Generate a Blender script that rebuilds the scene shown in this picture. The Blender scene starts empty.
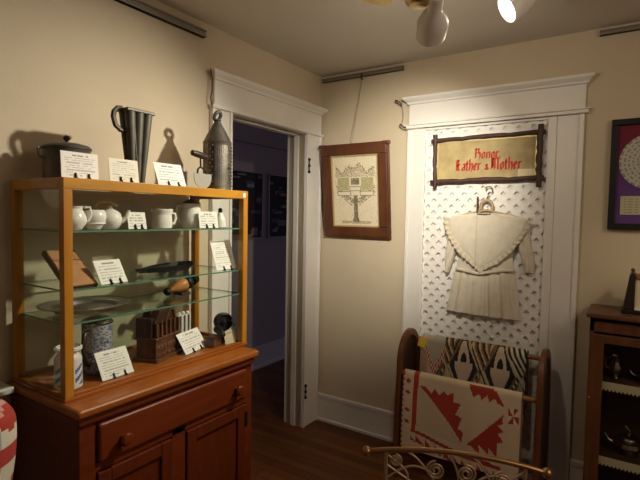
import bpy, math, random
from mathutils import Vector, Matrix
random.seed(7)
S = bpy.context.scene
COL = S.collection
PI = math.pi

# ------------------------------------------------------------------ materials
def mat(name, col, rough=0.5, metal=0.0, spec=0.5, noise=0.0, nscale=8.0, bump=0.0, bscale=60.0, emit=None, estr=0.0, sheen=0.0):
    m = bpy.data.materials.new(name); m.use_nodes = True
    nt = m.node_tree; b = nt.nodes['Principled BSDF']
    b.inputs['Base Color'].default_value = (*col, 1); b.inputs['Roughness'].default_value = rough
    b.inputs['Metallic'].default_value = metal; b.inputs['Specular IOR Level'].default_value = spec
    if sheen: b.inputs['Sheen Weight'].default_value = sheen
    tc = nt.nodes.new('ShaderNodeTexCoord')
    if noise:
        n = nt.nodes.new('ShaderNodeTexNoise'); n.inputs['Scale'].default_value = nscale; n.inputs['Detail'].default_value = 4
        nt.links.new(tc.outputs['Object'], n.inputs['Vector'])
        r = nt.nodes.new('ShaderNodeValToRGB')
        r.color_ramp.elements[0].position = .3; r.color_ramp.elements[1].position = .7
        r.color_ramp.elements[0].color = (*[c * (1 - noise) for c in col], 1)
        r.color_ramp.elements[1].color = (*[min(1, c * (1 + noise)) for c in col], 1)
        nt.links.new(n.outputs['Fac'], r.inputs['Fac']); nt.links.new(r.outputs['Color'], b.inputs['Base Color'])
    if bump:
        n2 = nt.nodes.new('ShaderNodeTexNoise'); n2.inputs['Scale'].default_value = bscale
        nt.links.new(tc.outputs['Object'], n2.inputs['Vector'])
        bp = nt.nodes.new('ShaderNodeBump'); bp.inputs['Strength'].default_value = bump; bp.inputs['Distance'].default_value = .004
        nt.links.new(n2.outputs['Fac'], bp.inputs['Height']); nt.links.new(bp.outputs['Normal'], b.inputs['Normal'])
    if emit:
        b.inputs['Emission Color'].default_value = (*emit, 1); b.inputs['Emission Strength'].default_value = estr
    return m

def wood(name, c1, c2, scale=(30, 30, 3), rough=0.35, spec=0.5):
    m = bpy.data.materials.new(name); m.use_nodes = True
    nt = m.node_tree; b = nt.nodes['Principled BSDF']
    b.inputs['Roughness'].default_value = rough; b.inputs['Specular IOR Level'].default_value = spec
    tc = nt.nodes.new('ShaderNodeTexCoord'); mp = nt.nodes.new('ShaderNodeMapping'); mp.inputs['Scale'].default_value = scale
    n = nt.nodes.new('ShaderNodeTexNoise'); n.inputs['Scale'].default_value = 1.0; n.inputs['Detail'].default_value = 5; n.inputs['Distortion'].default_value = .6
    r = nt.nodes.new('ShaderNodeValToRGB'); r.color_ramp.elements[0].position = .3; r.color_ramp.elements[1].position = .7
    r.color_ramp.elements[0].color = (*c1, 1); r.color_ramp.elements[1].color = (*c2, 1)
    L = nt.links.new
    L(tc.outputs['Object'], mp.inputs['Vector']); L(mp.outputs['Vector'], n.inputs['Vector']); L(n.outputs['Fac'], r.inputs['Fac']); L(r.outputs['Color'], b.inputs['Base Color'])
    return m

def glassmat(name, tint, rough=0.02, base=0.0):
    m = bpy.data.materials.new(name); m.use_nodes = True
    nt = m.node_tree; nt.nodes.clear()
    o = nt.nodes.new('ShaderNodeOutputMaterial'); t = nt.nodes.new('ShaderNodeBsdfTransparent'); g = nt.nodes.new('ShaderNodeBsdfGlossy')
    x = nt.nodes.new('ShaderNodeMixShader'); lw = nt.nodes.new('ShaderNodeLayerWeight'); lw.inputs['Blend'].default_value = .5
    pw = nt.nodes.new('ShaderNodeMath'); pw.operation = 'POWER'; pw.inputs[1].default_value = 5
    f = nt.nodes.new('ShaderNodeMath'); f.operation = 'MULTIPLY_ADD'; f.inputs[1].default_value = .9; f.inputs[2].default_value = .022
    nt.links.new(lw.outputs['Facing'], pw.inputs[0]); nt.links.new(pw.outputs[0], f.inputs[0])
    t.inputs['Color'].default_value = (*tint, 1); g.inputs['Roughness'].default_value = rough; g.inputs['Color'].default_value = (.9, .95, .92, 1)
    nt.links.new(f.outputs[0], x.inputs['Fac']); nt.links.new(t.outputs[0], x.inputs[1]); nt.links.new(g.outputs[0], x.inputs[2]); nt.links.new(x.outputs[0], o.inputs['Surface'])
    return m

def attrmat(name, rough=0.8, bump=0.0, bscale=300, spec=0.3):
    m = mat(name, (1, 1, 1), rough, spec=spec, bump=bump, bscale=bscale)
    nt = m.node_tree; a = nt.nodes.new('ShaderNodeAttribute'); a.attribute_name = 'Col'
    nt.links.new(a.outputs['Color'], nt.nodes['Principled BSDF'].inputs['Base Color'])
    return m

def floormat():
    m = bpy.data.materials.new('floor_planks'); m.use_nodes = True
    nt = m.node_tree; b = nt.nodes['Principled BSDF']; L = nt.links.new
    tc = nt.nodes.new('ShaderNodeTexCoord'); br = nt.nodes.new('ShaderNodeTexBrick')
    br.inputs['Scale'].default_value = 1; br.inputs['Brick Width'].default_value = 1.3; br.inputs['Row Height'].default_value = .065
    br.inputs['Mortar Size'].default_value = .0018; br.offset = .37
    br.inputs['Color1'].default_value = (.26, .09, .022, 1); br.inputs['Color2'].default_value = (.15, .046, .011, 1); br.inputs['Mortar'].default_value = (.015, .006, .003, 1)
    L(tc.outputs['Object'], br.inputs['Vector'])
    mp = nt.nodes.new('ShaderNodeMapping'); mp.inputs['Scale'].default_value = (4, 60, 1)
    n = nt.nodes.new('ShaderNodeTexNoise'); n.inputs['Scale'].default_value = 1; n.inputs['Detail'].default_value = 4
    L(tc.outputs['Object'], mp.inputs['Vector']); L(mp.outputs['Vector'], n.inputs['Vector'])
    mx = nt.nodes.new('ShaderNodeMixRGB'); mx.blend_type = 'MULTIPLY'; mx.inputs['Fac'].default_value = .6
    L(br.outputs['Color'], mx.inputs['Color1']); L(n.outputs['Color'], mx.inputs['Color2']); L(mx.outputs['Color'], b.inputs['Base Color'])
    b.inputs['Roughness'].default_value = .42; b.inputs['Specular IOR Level'].default_value = .3
    return m

M = {}
M['wall'] = mat('wall_paint', (.60, .51, .375), .85, noise=.03, nscale=3, bump=.15, bscale=120)
M['ceil'] = mat('ceiling_paint', (.66, .62, .55), .9, noise=.02, nscale=4)
M['trim'] = mat('white_trim_paint', (.78, .755, .72), .42, noise=.02, nscale=5)
M['hall'] = mat('hall_paint', (.46, .40, .41), .8)
M['lattice'] = mat('white_lattice', (.84, .82, .79), .5)
M['back_w'] = mat('white_backing', (.80, .78, .75), .7)
M['floor'] = floormat()
M['case'] = wood('honey_wood', (.42, .185, .010), (.54, .255, .016), (25, 4, 25))
M['casev'] = wood('honey_wood_upright', (.38, .15, .010), (.50, .215, .016), (30, 30, 3))
M['dress'] = wood('cherry_wood', (.105, .017, .003), (.15, .027, .0048), (25, 3, 25), .4, .3)
M['dressd'] = wood('cherry_panel', (.085, .0135, .003), (.12, .021, .0042), (25, 25, 3), .42, .3)
M['drtop'] = wood('cherry_top', (.25, .066, .006), (.34, .10, .011), (25, 3, 25), .32)
M['walnut'] = wood('walnut_frame', (.075, .024, .010), (.13, .044, .016), (20, 20, 6), .4)
M['rustic'] = wood('rustic_frame', (.035, .014, .01), (.07, .03, .02), (40, 40, 40), .6)
M['rack'] = wood('rack_wood', (.11, .033, .012), (.17, .055, .02), (30, 30, 4), .4)
M['rackrail'] = wood('rail_wood', (.25, .10, .045), (.34, .14, .06), (4, 30, 30), .4)
M['cab'] = wood('dark_oak', (.10, .036, .011), (.16, .062, .02), (30, 30, 4), .4)
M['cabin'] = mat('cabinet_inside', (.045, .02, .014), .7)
M['bankw'] = wood('carved_wood', (.07, .026, .012), (.17, .07, .03), (40, 40, 20), .45)
M['bankd'] = mat('carved_dark', (.05, .02, .012), .5)
M['boardw'] = wood('tan_board', (.40, .20, .09), (.50, .26, .12), (10, 10, 40), .5)
M['toolw'] = wood('amber_wood', (.45, .17, .04), (.58, .25, .07), (20, 20, 20), .4)
M['black'] = mat('black_iron', (.018, .016, .015), .5, .4)
M['blackp'] = mat('black_paint', (.010, .009, .010), .5, 0, .3)
M['brownh'] = mat('dark_handle', (.03, .018, .014), .35)
M['tin'] = mat('aged_tin', (.15, .135, .115), .45, .75, noise=.3, nscale=20, bump=.3, bscale=150)
M['tindark'] = mat('dark_tin', (.11, .10, .085), .5, .45, noise=.3, nscale=15)
M['pewter'] = mat('pewter', (.28, .26, .23), .35, .8, noise=.2, nscale=12)
M['silver'] = mat('silver_plate', (.42, .39, .36), .25, 1.0, noise=.1, nscale=10)
M['china'] = mat('white_china', (.82, .80, .75), .15)
M['blade'] = mat('worn_steel', (.40, .385, .345), .35, .3)
M['brass'] = mat('brass', (.44, .25, .11), .32, .9)
M['brassl'] = mat('pale_brass', (.60, .46, .29), .38, .7)
M['fanb'] = mat('antique_brass', (.50, .37, .17), .3, .8)
M['bladew'] = wood('fan_blade_wood', (.55, .40, .17), (.66, .49, .23), (30, 4, 30), .5)
M['shade'] = mat('white_enamel', (.90, .88, .85), .35)
M['bulb'] = mat('lit_bulb', (1, 1, 1), .5, emit=(1, .93, .80), estr=14)
M['glass'] = glassmat('clear_glass', (.975, .985, .97))
M['shelfg'] = glassmat('shelf_glass', (.94, .97, .945))
M['shelfe'] = mat('green_glass_edge', (.10, .22, .15), .15)
M['cloth'] = mat('ivory_cotton', (.66, .60, .49), .9, noise=.06, nscale=25, bump=.25, bscale=200, sheen=.3)
M['lace'] = mat('ivory_lace', (.60, .53, .41), .9, bump=.5, bscale=250)
M['sampler'] = mat('sampler_ground', (.40, .31, .145), .7, noise=.22, nscale=11, bump=.2, bscale=300)
M['red'] = mat('red_stitching', (.42, .035, .02), .8)
M['goldf'] = mat('gilt_liner', (.58, .46, .22), .4, .3)
M['note'] = mat('small_cream_card', (.70, .62, .40), .8)
M['yellow'] = mat('yellow_paper', (.80, .58, .06), .7)
M['pat'] = attrmat('patterned_cotton', .9, .35, 220)
M['print'] = attrmat('printed_paper', .75)
M['hangw'] = mat('pale_hanger_wood', (.42, .30, .17), .5)
M['stone'] = attrmat('painted_ceramic', .2, spec=.5)
M['rail'] = mat('picture_rail_metal', (.26, .225, .19), .5, .3)
M['wire'] = mat('wire', (.22, .17, .12), .5, .6)
M['pane_dark'] = attrmat('dark_photo_board', .6)
M['frost'] = mat('grey_frame', (.42, .40, .40), .4, .5)
M['lacec'] = mat('shelf_lace', (.60, .55, .40), .9)

# ------------------------------------------------------------------ mesh builder
ORI = {}
class MB:
    def __init__(s): s.v = []; s.f = []; s.m = []; s.c = []; s.mi = 0; s.col = None
    def face(s, idx): s.f.append(idx); s.m.append(s.mi); s.c.append(s.col)
    def add(s, vs, fs):
        o = len(s.v); s.v += [Vector(p) for p in vs]
        for f in fs: s.face([i + o for i in f])
    def box(s, x0, x1, y0, y1, z0, z1):
        s.add([(x, y, z) for z in (z0, z1) for y in (y0, y1) for x in (x0, x1)],
              [(0, 2, 3, 1), (4, 5, 7, 6), (0, 1, 5, 4), (2, 6, 7, 3), (0, 4, 6, 2), (1, 3, 7, 5)]); return s
    def tube(s, pts, r, n=8, closed=False):
        P = [Vector(p) for p in pts]; N = len(P); rs = r if isinstance(r, (list, tuple)) else [r] * N
        o = len(s.v); up = None
        for i, p in enumerate(P):
            a = P[(i - 1) % N] if (closed or i) else P[0]; b = P[(i + 1) % N] if (closed or i < N - 1) else P[-1]
            t = (b - a).normalized()
            if up is None:
                up = t.orthogonal().normalized()
            up = (up - t * up.dot(t)); up = up.normalized() if up.length > 1e-6 else t.orthogonal().normalized()
            w = t.cross(up)
            for k in range(n):
                a_ = 2 * PI * k / n; s.v.append(p + (up * math.cos(a_) + w * math.sin(a_)) * rs[i])
        for i in range(N if closed else N - 1):
            for k in range(n):
                a = o + i * n + k; b = o + i * n + (k + 1) % n; c = o + ((i + 1) % N) * n + (k + 1) % n; d = o + ((i + 1) % N) * n + k
                s.face([a, b, c, d])
        if not closed:
            s.face([o + k for k in range(n)][::-1]); s.face([o + (N - 1) * n + k for k in range(n)])
        return s
    def lathe(s, prof, c, n=24, axis=(0, 0, 1), colfn=None):
        ax = Vector(axis).normalized(); e1 = ax.orthogonal().normalized() if abs(ax.z) < .999 else Vector((1, 0, 0)); e2 = ax.cross(e1); c = Vector(c)
        o = len(s.v)
        for r, z in prof:
            for k in range(n):
                a = 2 * PI * k / n; s.v.append(c + ax * z + (e1 * math.cos(a) + e2 * math.sin(a)) * r)
        for i in range(len(prof) - 1):
            for k in range(n):
                if colfn: s.col = colfn(i, k)
                s.face([o + i * n + k, o + i * n + (k + 1) % n, o + (i + 1) * n + (k + 1) % n, o + (i + 1) * n + k])
        if prof[0][0] > 1e-5: s.face([o + k for k in range(n)][::-1])
        if prof[-1][0] > 1e-5: s.face([o + (len(prof) - 1) * n + k for k in range(n)])
        return s
    def sphere(s, c, r, n=12, sc=(1, 1, 1)):
        k = 8
        prof = [(max(1e-6, r * math.sin(PI * i / k)), -r * math.cos(PI * i / k)) for i in range(k + 1)]
        o = len(s.v); s.lathe(prof, (0, 0, 0), n)
        for i in range(o, len(s.v)): s.v[i] = Vector((s.v[i].x * sc[0], s.v[i].y * sc[1], s.v[i].z * sc[2])) + Vector(c)
        return s
    def prism(s, poly, o, e1, e2, d):
        # polygon in the plane o + a*e1 + b*e2, thickness vector d
        o = Vector(o); e1 = Vector(e1); e2 = Vector(e2); d = Vector(d); n = len(poly)
        vs = [o + e1 * a + e2 * b for a, b in poly]; vs += [p + d for p in vs]
        s.add(vs, [list(range(n))[::-1], [n + i for i in range(n)]] + [(i, (i + 1) % n, n + (i + 1) % n, n + i) for i in range(n)])
        return s
    def grid(s, fn, nu, nv, colfn=None, flip=False):
        o = len(s.v)
        for j in range(nv + 1):
            for i in range(nu + 1): s.v.append(Vector(fn(i / nu, j / nv)))
        for j in range(nv):
            for i in range(nu):
                if colfn: s.col = colfn((i + .5) / nu, (j + .5) / nv)
                q = [o + j * (nu + 1) + i, o + j * (nu + 1) + i + 1, o + (j + 1) * (nu + 1) + i + 1, o + (j + 1) * (nu + 1) + i]
                s.face(q[::-1] if flip else q)
        return s
    def build(s, name, m, parent=None, local=False, smooth=0, bevel=0.0, seg=2, solid=0.0):
        me = bpy.data.meshes.new(name); V = s.v; loc = Vector((0, 0, 0))
        if parent is not None:
            L, rz, T = ORI[parent]
            if not local: V = [T @ v for v in V]
        elif not local:
            xs = [v.x for v in V]; ys = [v.y for v in V]; zs = [v.z for v in V]
            loc = Vector(((min(xs) + max(xs)) / 2, (min(ys) + max(ys)) / 2, min(zs))); V = [v - loc for v in V]
        me.from_pydata([tuple(v) for v in V], [], s.f)
        ms = m if isinstance(m, (list, tuple)) else [m]
        for x in ms: me.materials.append(x)
        me.polygons.foreach_set('material_index', s.m)
        if any(c is not None for c in s.c):
            at = me.color_attributes.new('Col', 'FLOAT_COLOR', 'CORNER')
            for p in me.polygons:
                c = s.c[p.index] or (.8, .8, .8)
                for li in p.loop_indices: at.data[li].color = (*c, 1)
        me.validate(); me.update()
        import bmesh
        bm = bmesh.new(); bm.from_mesh(me); bmesh.ops.recalc_face_normals(bm, faces=bm.faces); bm.to_mesh(me); bm.free()
        if smooth:
            me.shade_smooth(); me.set_sharp_from_angle(angle=math.radians(smooth))
        ob = bpy.data.objects.new(name, me); COL.objects.link(ob); ob.location = loc
        if parent is not None:
            ob.parent = parent; ORI[ob] = ORI[parent]
        else:
            ORI[ob] = (loc, 0, Matrix.Translation(-loc))
        if bevel:
            b = ob.modifiers.new('bevel', 'BEVEL'); b.width = bevel; b.segments = seg; b.limit_method = 'ANGLE'; b.angle_limit = math.radians(40)
        if solid:
            b = ob.modifiers.new('thick', 'SOLIDIFY'); b.thickness = solid; b.offset = 0
        return ob

def tag(o, label=None, cat=None, group=None, kind=None):
    if label: o['label'] = label
    if cat: o['category'] = cat
    if group: o['group'] = group
    if kind: o['kind'] = kind
    return o

def root(name, label, cat, loc, rz=0.0, group=None):
    o = bpy.data.objects.new(name, None); o.empty_display_size = .05; COL.objects.link(o)
    o.location = loc; o.rotation_euler = (0, 0, rz)
    T = (Matrix.Translation(loc) @ Matrix.Rotation(rz, 4, 'Z')).inverted()
    ORI[o] = (Vector(loc), rz, T)
    return tag(o, label, cat, group)

def box(name, m, b, parent=None, bevel=0.0, local=False): return MB().box(*b).build(name, m, parent, local=local, bevel=bevel)
def struct(o, label=None): o['kind'] = 'structure'; return o
def arc(c, r, a0, a1, e1, e2, n=12):
    c = Vector(c); e1 = Vector(e1); e2 = Vector(e2)
    return [c + e1 * (r * math.cos(a0 + (a1 - a0) * i / n)) + e2 * (r * math.sin(a0 + (a1 - a0) * i / n)) for i in range(n + 1)]
def inpoly(x, y, P):
    r = False; n = len(P)
    for i in range(n):
        x1, y1 = P[i]; x2, y2 = P[(i + 1) % n]
        if (y1 > y) != (y2 > y) and x < (x2 - x1) * (y - y1) / (y2 - y1) + x1: r = not r
    return r

# ------------------------------------------------------------------ camera
cam = bpy.data.cameras.new('camera'); co = bpy.data.objects.new('camera', cam); COL.objects.link(co)
r_ = Vector((.83484091, .55021918, .01730662)); u_ = Vector((-.04227825, .03273922, .99856932)); f_ = Vector((-.54886538, .83437821, -.05059435))
co.matrix_world = Matrix(((r_.x, u_.x, -f_.x, 1.90182662), (r_.y, u_.y, -f_.y, -2.87592397), (r_.z, u_.z, -f_.z, 1.5), (0, 0, 0, 1)))
cam.sensor_fit = 'HORIZONTAL'; cam.sensor_width = 36; cam.lens = 472.334 / 640 * 36; cam.clip_start = .05
S.camera = co
S.cycles.transparent_max_bounces = 32

# ------------------------------------------------------------------ room shell
H = 2.495
WT = .13
DY0, DY1, DZ = -.934, -.196, 2.065
struct(MB().box(-1.3, 4.2, -5.2, 2.6, -.06, 0).build('floor', M['floor']))
struct(MB().box(-1.3, 4.2, -5.2, 2.6, H, H + .06).build('ceiling', M['ceil']))
w = MB(); w.box(-WT, 0, -5.2, DY0, 0, H); w.box(-WT, 0, DY1, 0.12, 0, H); w.box(-WT, 0, DY0, DY1, DZ, H)
struct(w.build('wall_left', M['wall']))
struct(MB().box(0, 4.2, 0, .12, 0, H).build('wall_back', M['wall']))
struct(MB().box(0, 3.0, -5.2, -5.08, 0, H).build('wall_light_block', M['wall']))  # unseen part wall, added to keep ambient light off the dresser's left side
struct(MB().box(4.08, 4.2, -5.2, 0, 0, H).build('wall_right', M['wall']))
struct(MB().box(-1.3, -1.107, -2.5, 2.6, 0, H).build('wall_hall', M['hall']))
struct(MB().box(-1.107, 0, 2.48, 2.6, 0, H).build('wall_hall_end', M['hall']))
struct(MB().box(-1.107, -WT, -2.5, -2.4, 0, H).build('wall_hall_near', M['hall']))
# baseboards
def base(name, prof_boxes): 
    w = MB()
    for b in prof_boxes: w.box(*b)
    return struct(w.build(name, M['trim'], bevel=.004))
base('baseboard_back', [(0.0, .682, -.018, 0, 0, .17), (0.0, .682, -.024, 0, .17, .20), (0.0, .682, -.032, 0, 0, .022)])
base('baseboard_right', [(1.675, 4.08, -.018, 0, 0, .17), (1.675, 4.08, -.024, 0, .17, .20), (1.675, 4.08, -.032, 0, 0, .022)])
base('baseboard_left', [(0, .018, -5.2, -1.075, 0, .17), (0, .024, -5.2, -1.075, .17, .20)])
base('baseboard_hall', [(-1.107, -1.089, -2.4, 2.48, 0, .19), (-1.107, -1.08, -2.4, 2.48, .19, .218), (-1.107, -1.072, -2.4, 2.48, 0, .03)])
struct(MB().box(-1.107, -1.06, -2.4, 2.48, 2.165, 2.185).build('trim_5', M['hall']))
# ledge on the left wall beside the dresser
struct(MB().box(0, .10, -2.9, -2.090, .853, .877).build('trim_6', M['trim'], bevel=.006))

# doorway casing (left wall): y range -1.07..-.012
d = MB()
CA0, CA1 = -1.066, -.028
d.box(0, .022, CA0, DY0, 0, 2.07); d.box(0, .022, DY1, CA1, 0, 2.07)
d.box(.0, .03, DY1 - .004, DY1 + .014, 0, DZ); d.box(0, .03, DY0 - .014, DY0 + .004, 0, DZ)
d.box(0, .03, CA0 - .014, CA0 + .01, 0, 2.07)
d.box(0, .03, CA1 - .012, CA1 + .006, 0, 2.07)
d.box(0, .026, CA0, CA1, 2.075, 2.215)
d.box(0, .04, CA0 - .022, CA1 + .016, 2.064, 2.082)
def crown(w, lo, hi, zb, axis, off=.026):
    # stepped crown moulding; grows outward as it rises
    prof = [(0, 0), (off, 0), (off + .012, .006), (off + .012, .014), (off + .022, .022), (off + .036, .034), (off + .036, .048), (0, .048)]
    n = len(prof)
    vs = []
    for e, end in enumerate((lo, hi)):
        for p, z in prof:
            ext = max(0, p - off) * (-1 if e == 0 else 1)
            vs.append((p, end + ext, zb + z) if axis == 'y' else (end + ext, -p, zb + z))
    w.add(vs, [list(range(n)), [n + i for i in range(n)][::-1]] + [(i, n + i, n + (i + 1) % n, (i + 1) % n) for i in range(n)])
crown(d, CA0, CA1 - .012, 2.212, 'y')
# jamb lining and stop
d.box(-WT - .02, 0, DY1, DY1 + .02, 0, DZ + .02); d.box(-WT - .02, 0, DY0 - .02, DY0, 0, DZ + .02); d.box(-WT - .02, 0, DY0, DY1, DZ, DZ + .02)
d.box(-.085, -.045, DY1 - .014, DY1, 0, DZ); d.box(-.085, -.045, DY0, DY0 + .014, 0, DZ); d.box(-.085, -.045, DY0, DY1, DZ - .014, DZ); d.box(-.03, .03, DY0 - .014, DY1 + .014, DZ - .004, DZ + .012)
struct(d.build('trim_1', M['trim'], bevel=.003))
for z in (1.845, .262):
    h = MB(); h.box(.022, .030, DY1 + .002, DY1 + .022, z - .05, z + .05)
    for k in (-1, 0, 1): h.sphere((.034, DY1 + .008, z + k * .042), .011)
    h.build('hinge', M['black'], bpy.data.objects['trim_1'], smooth=40)

# panelled former doorway on back wall
p = MB()
p.box(.690, .782, -.024, 0, 0, 2.06); p.box(1.545, 1.667, -.024, 0, 0, 2.06)
p.box(.684, .702, -.034, 0, 0, 2.06); p.box(1.650, 1.674, -.036, 0, 0, 2.06)
p.box(.690, 1.676, -.028, 0, 2.075, 2.215)
p.box(.676, 1.694, -.046, 0, 2.062, 2.080)
p.box(.668, 1.702, -.054, 0, 2.080, 2.088)
crown(p, .690, 1.680, 2.212, 'x', .028)
struct(p.build('trim_2', M['trim'], bevel=.003))
q = MB()
q.box(.782, .806, -.034, 0, .03, 2.058); q.box(1.502, 1.545, -.034, 0, .03, 2.058); q.box(.806, 1.502, -.034, 0, 2.045, 2.058); q.box(.806, 1.502, -.034, 0, .03, .07)
struct(q.build('trim_3', M['trim'], bevel=.002))

lr = root('lattice_panel', 'white diamond lattice panel filling the trimmed recess on the back wall', 'panel', (1.154, -.01, .07))
MB().box(.806, 1.502, -.005, -.001, .07, 2.045).build('backing_board', M['back_w'], lr)
lt = MB(); hp = .0372; hh = .0160; yf, yb = -.019, -.0155
nx = int(.696 / hp) + 2; nz = int(1.975 / hp) + 2
X0, X1, Z0, Z1 = .806, 1.502, .07, 2.045
def cl(x, z): return (min(max(x, X0), X1), min(max(z, Z0), Z1))
for i in range(nx + 1):
    for j in range(nz + 1):
        if (i + j) % 2: continue
        cx, cz = X0 - .012 + i * hp, Z1 - .028 - (j - 1) * hp
        O = [(cx + a * hp, cz + b * hp) for a, b in ((1, 0), (0, 1), (-1, 0), (0, -1))]
        I = [(cx + a * hh, cz + b * hh) for a, b in ((1, 0), (0, 1), (-1, 0), (0, -1))]
        O = [cl(*t) for t in O]; I = [cl(*t) for t in I]
        vs = [(x, yf, z) for x, z in O] + [(x, yf, z) for x, z in I] + [(x, yb, z) for x, z in I]
        lt.add(vs, [(k, (k + 1) % 4, 4 + (k + 1) % 4, 4 + k) for k in range(4)] + [(4 + k, 4 + (k + 1) % 4, 8 + (k + 1) % 4, 8 + k) for k in range(4)])
lo = lt.build('lattice_screen', M['lattice'], lr)

# picture rails
for nm, b in (('trim_7', (0, .022, -4.6, -1.126, 2.412, 2.448)), ('trim_8', (.021, .638, -.022, 0, 2.448, 2.472)), ('trim_9', (1.725, 4.0, -.022, 0, 2.452, 2.476))):
    w = MB().box(*b)
    if nm == 'trim_7': w.box(0, .03, -4.6, -1.126, 2.412, 2.420); w.box(0, .03, -4.6, -1.126, 2.440, 2.448)
    else: w.box(b[0], b[1], -.03, 0, b[4], b[4] + .006); w.box(b[0], b[1], -.03, 0, b[5] - .006, b[5])
    struct(w.build(nm, M['rail'], bevel=.001))

# little wire hooks at the ends of the two headers
o = MB().tube([(.03, -1.10, 2.262), (.032, -1.086, 2.21), (.03, -1.086, 2.15), (.03, -1.10, 2.11), (.028, -1.085, 2.07), (.026, -1.06, 2.066)], .0035)
tag(o.build('wire_hook', M['walnut'], smooth=40), 'bent brown wire hooked on the left end of the doorway header', 'hook')
o = MB().tube([(.610, -.06, 2.245), (.635, -.075, 2.236), (.655, -.06, 2.218)], .006).tube([(.655, -.06, 2.218), (.662, -.05, 2.15), (.655, -.05, 2.10)], .0018).tube([(.640, -.05, 2.095), (.655, -.062, 2.085), (.672, -.06, 2.07), (.684, -.058, 2.068)], .0048)
tag(o.build('wire_hook', M['brownh'], smooth=40), 'dark hook and thread at the left end of the header above the lattice', 'hook')

# hall boards
def hall_board(y0, y1, label, seed):
    r = root('framed_board', label, 'framed picture', (-1.10, (y0 + y1) / 2, 1.276))
    rr = random.Random(seed)
    blocks = [(rr.random(), rr.random(), .05 + .2 * rr.random(), .03 + .06 * rr.random(), rr.choice([(.20, .18, .20), (.30, .27, .25), (.10, .10, .13), (.40, .20, .10), (.24, .27, .30)])) for _ in range(26)]
    def cf(u, v):
        c = (.035, .03, .035)
        for a, b, w_, h_, k in blocks:
            if a < u < a + w_ and b < v < b + h_: c = k
        return c
    z0, z1 = 1.276, 1.905
    MB().grid(lambda u, v: (-1.086, y0 + .012 + u * (y1 - y0 - .024), z1 - .012 - v * (z1 - z0 - .024)), 30, 40, cf).build('picture_board', M['pane_dark'], r)
    fr = MB(); t = .009
    fr.box(-1.107, -1.08, y0, y1, z0, z0 + t); fr.box(-1.107, -1.08, y0, y1, z1 - t, z1); fr.box(-1.107, -1.08, y0, y0 + t, z0, z1); fr.box(-1.107, -1.08, y1 - t, y1, z0, z1)
    fr.build('frame', M['frost'], r)
hall_board(.05, .645, 'dark framed board on the hall wall, the one nearer the display case', 3)
hall_board(.735, 1.33, 'dark framed board on the hall wall, the one nearer the doorway jamb', 9)

# ------------------------------------------------------------------ dresser
DR = root('dresser', 'cherry wood dresser with one wide drawer and two doors under the glass case', 'dresser', (.25, -1.66, 0))
x0, x1, y0, y1 = .025, .470, -2.068, -1.252
b = MB(); b.box(x0, x1 - .02, y0, y0 + .02, .08, .845); b.box(x0, x1 - .02, y1 - .02, y1, .08, .845); b.box(x0, x0 + .015, y0, y1, .08, .845)
b.box(x0 + .01, x1 - .022, y0 + .01, y1 - .01, .085, .10); b.box(x0 + .01, x1 - .022, y0 + .01, y1 - .01, .655, .672)
# face frame
for yy in ((y0, -2.012), (-1.705, -1.640), (-1.296, y1)): b.box(x1 - .022, x1, yy[0], yy[1], .08, .845)
b.box(x1 - .022, x1, -2.012, -1.296, .812, .845); b.box(x1 - .022, x1, -2.012, -1.296, .648, .674); b.box(x1 - .022, x1, -2.012, -1.296, .08, .12)
b.build('carcass', M['dress'], DR, bevel=.002)
MB().box(x0, x1 + .012, y0 - .010, y1 + .010, .818, .848).build('cornice_moulding', M['dress'], DR, bevel=.010, seg=3)
MB().box(.018, .496, -2.086, -1.228, .848, .880).build('top_board', M['drtop'], DR, bevel=.012, seg=4)
for yy in (y0, y1 - .06):
    for xx in (x0, x1 - .06): MB().box(xx, xx + .06, yy, yy + .06, 0, .08).build('foot', M['dress'], DR, bevel=.004)
dw = MB().box(x1 - .018, x1 + .014, -2.008, -1.300, .678, .808).build('drawer', M['dress'], DR, bevel=.010, seg=3)
def knob(y, z, par, x=x1 + .014):
    MB().lathe([(.011, 0), (.009, .008), (.012, .014), (.021, .022), (.023, .030), (.018, .037), (.001, .040)], (x, y, z), 18, (1, 0, 0)).build('knob', M['dress'], par, smooth=40)
knob(-1.925, .735, dw); knob(-1.372, .735, dw)
for ya, yb_, side in ((-2.008, -1.709, 0), (-1.636, -1.300, 1)):
    dm = MB(); z0, z1, s = .124, .643, .048
    dm.box(x1 - .014, x1 + .008, ya, ya + s, z0, z1); dm.box(x1 - .014, x1 + .008, yb_ - s, yb_, z0, z1)
    dm.box(x1 - .014, x1 + .008, ya + s, yb_ - s, z0, z0 + s); dm.box(x1 - .014, x1 + .008, ya + s, yb_ - s, z1 - s, z1)
    door = dm.build('door', M['dressd'], DR, bevel=.004)
    MB().box(x1 - .014, x1 - .004, ya + s, yb_ - s, z0 + s, z1 - s).build('door_panel', M['dressd'], door)
    knob(yb_ - .024 if not side else ya + .024, .40, door, x1 + .008)
    hy = ya - .004 if not side else yb_ + .001
    for z in (.575, .21):
        h = MB(); h.box(x1 - .002, x1 + .012, hy - .006, hy + .010, z - .028, z + .028); h.tube([(x1 + .010, hy + .002, z - .034), (x1 + .010, hy + .002, z + .034)], .005)
        h.build('hinge', M['black'], door)

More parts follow.
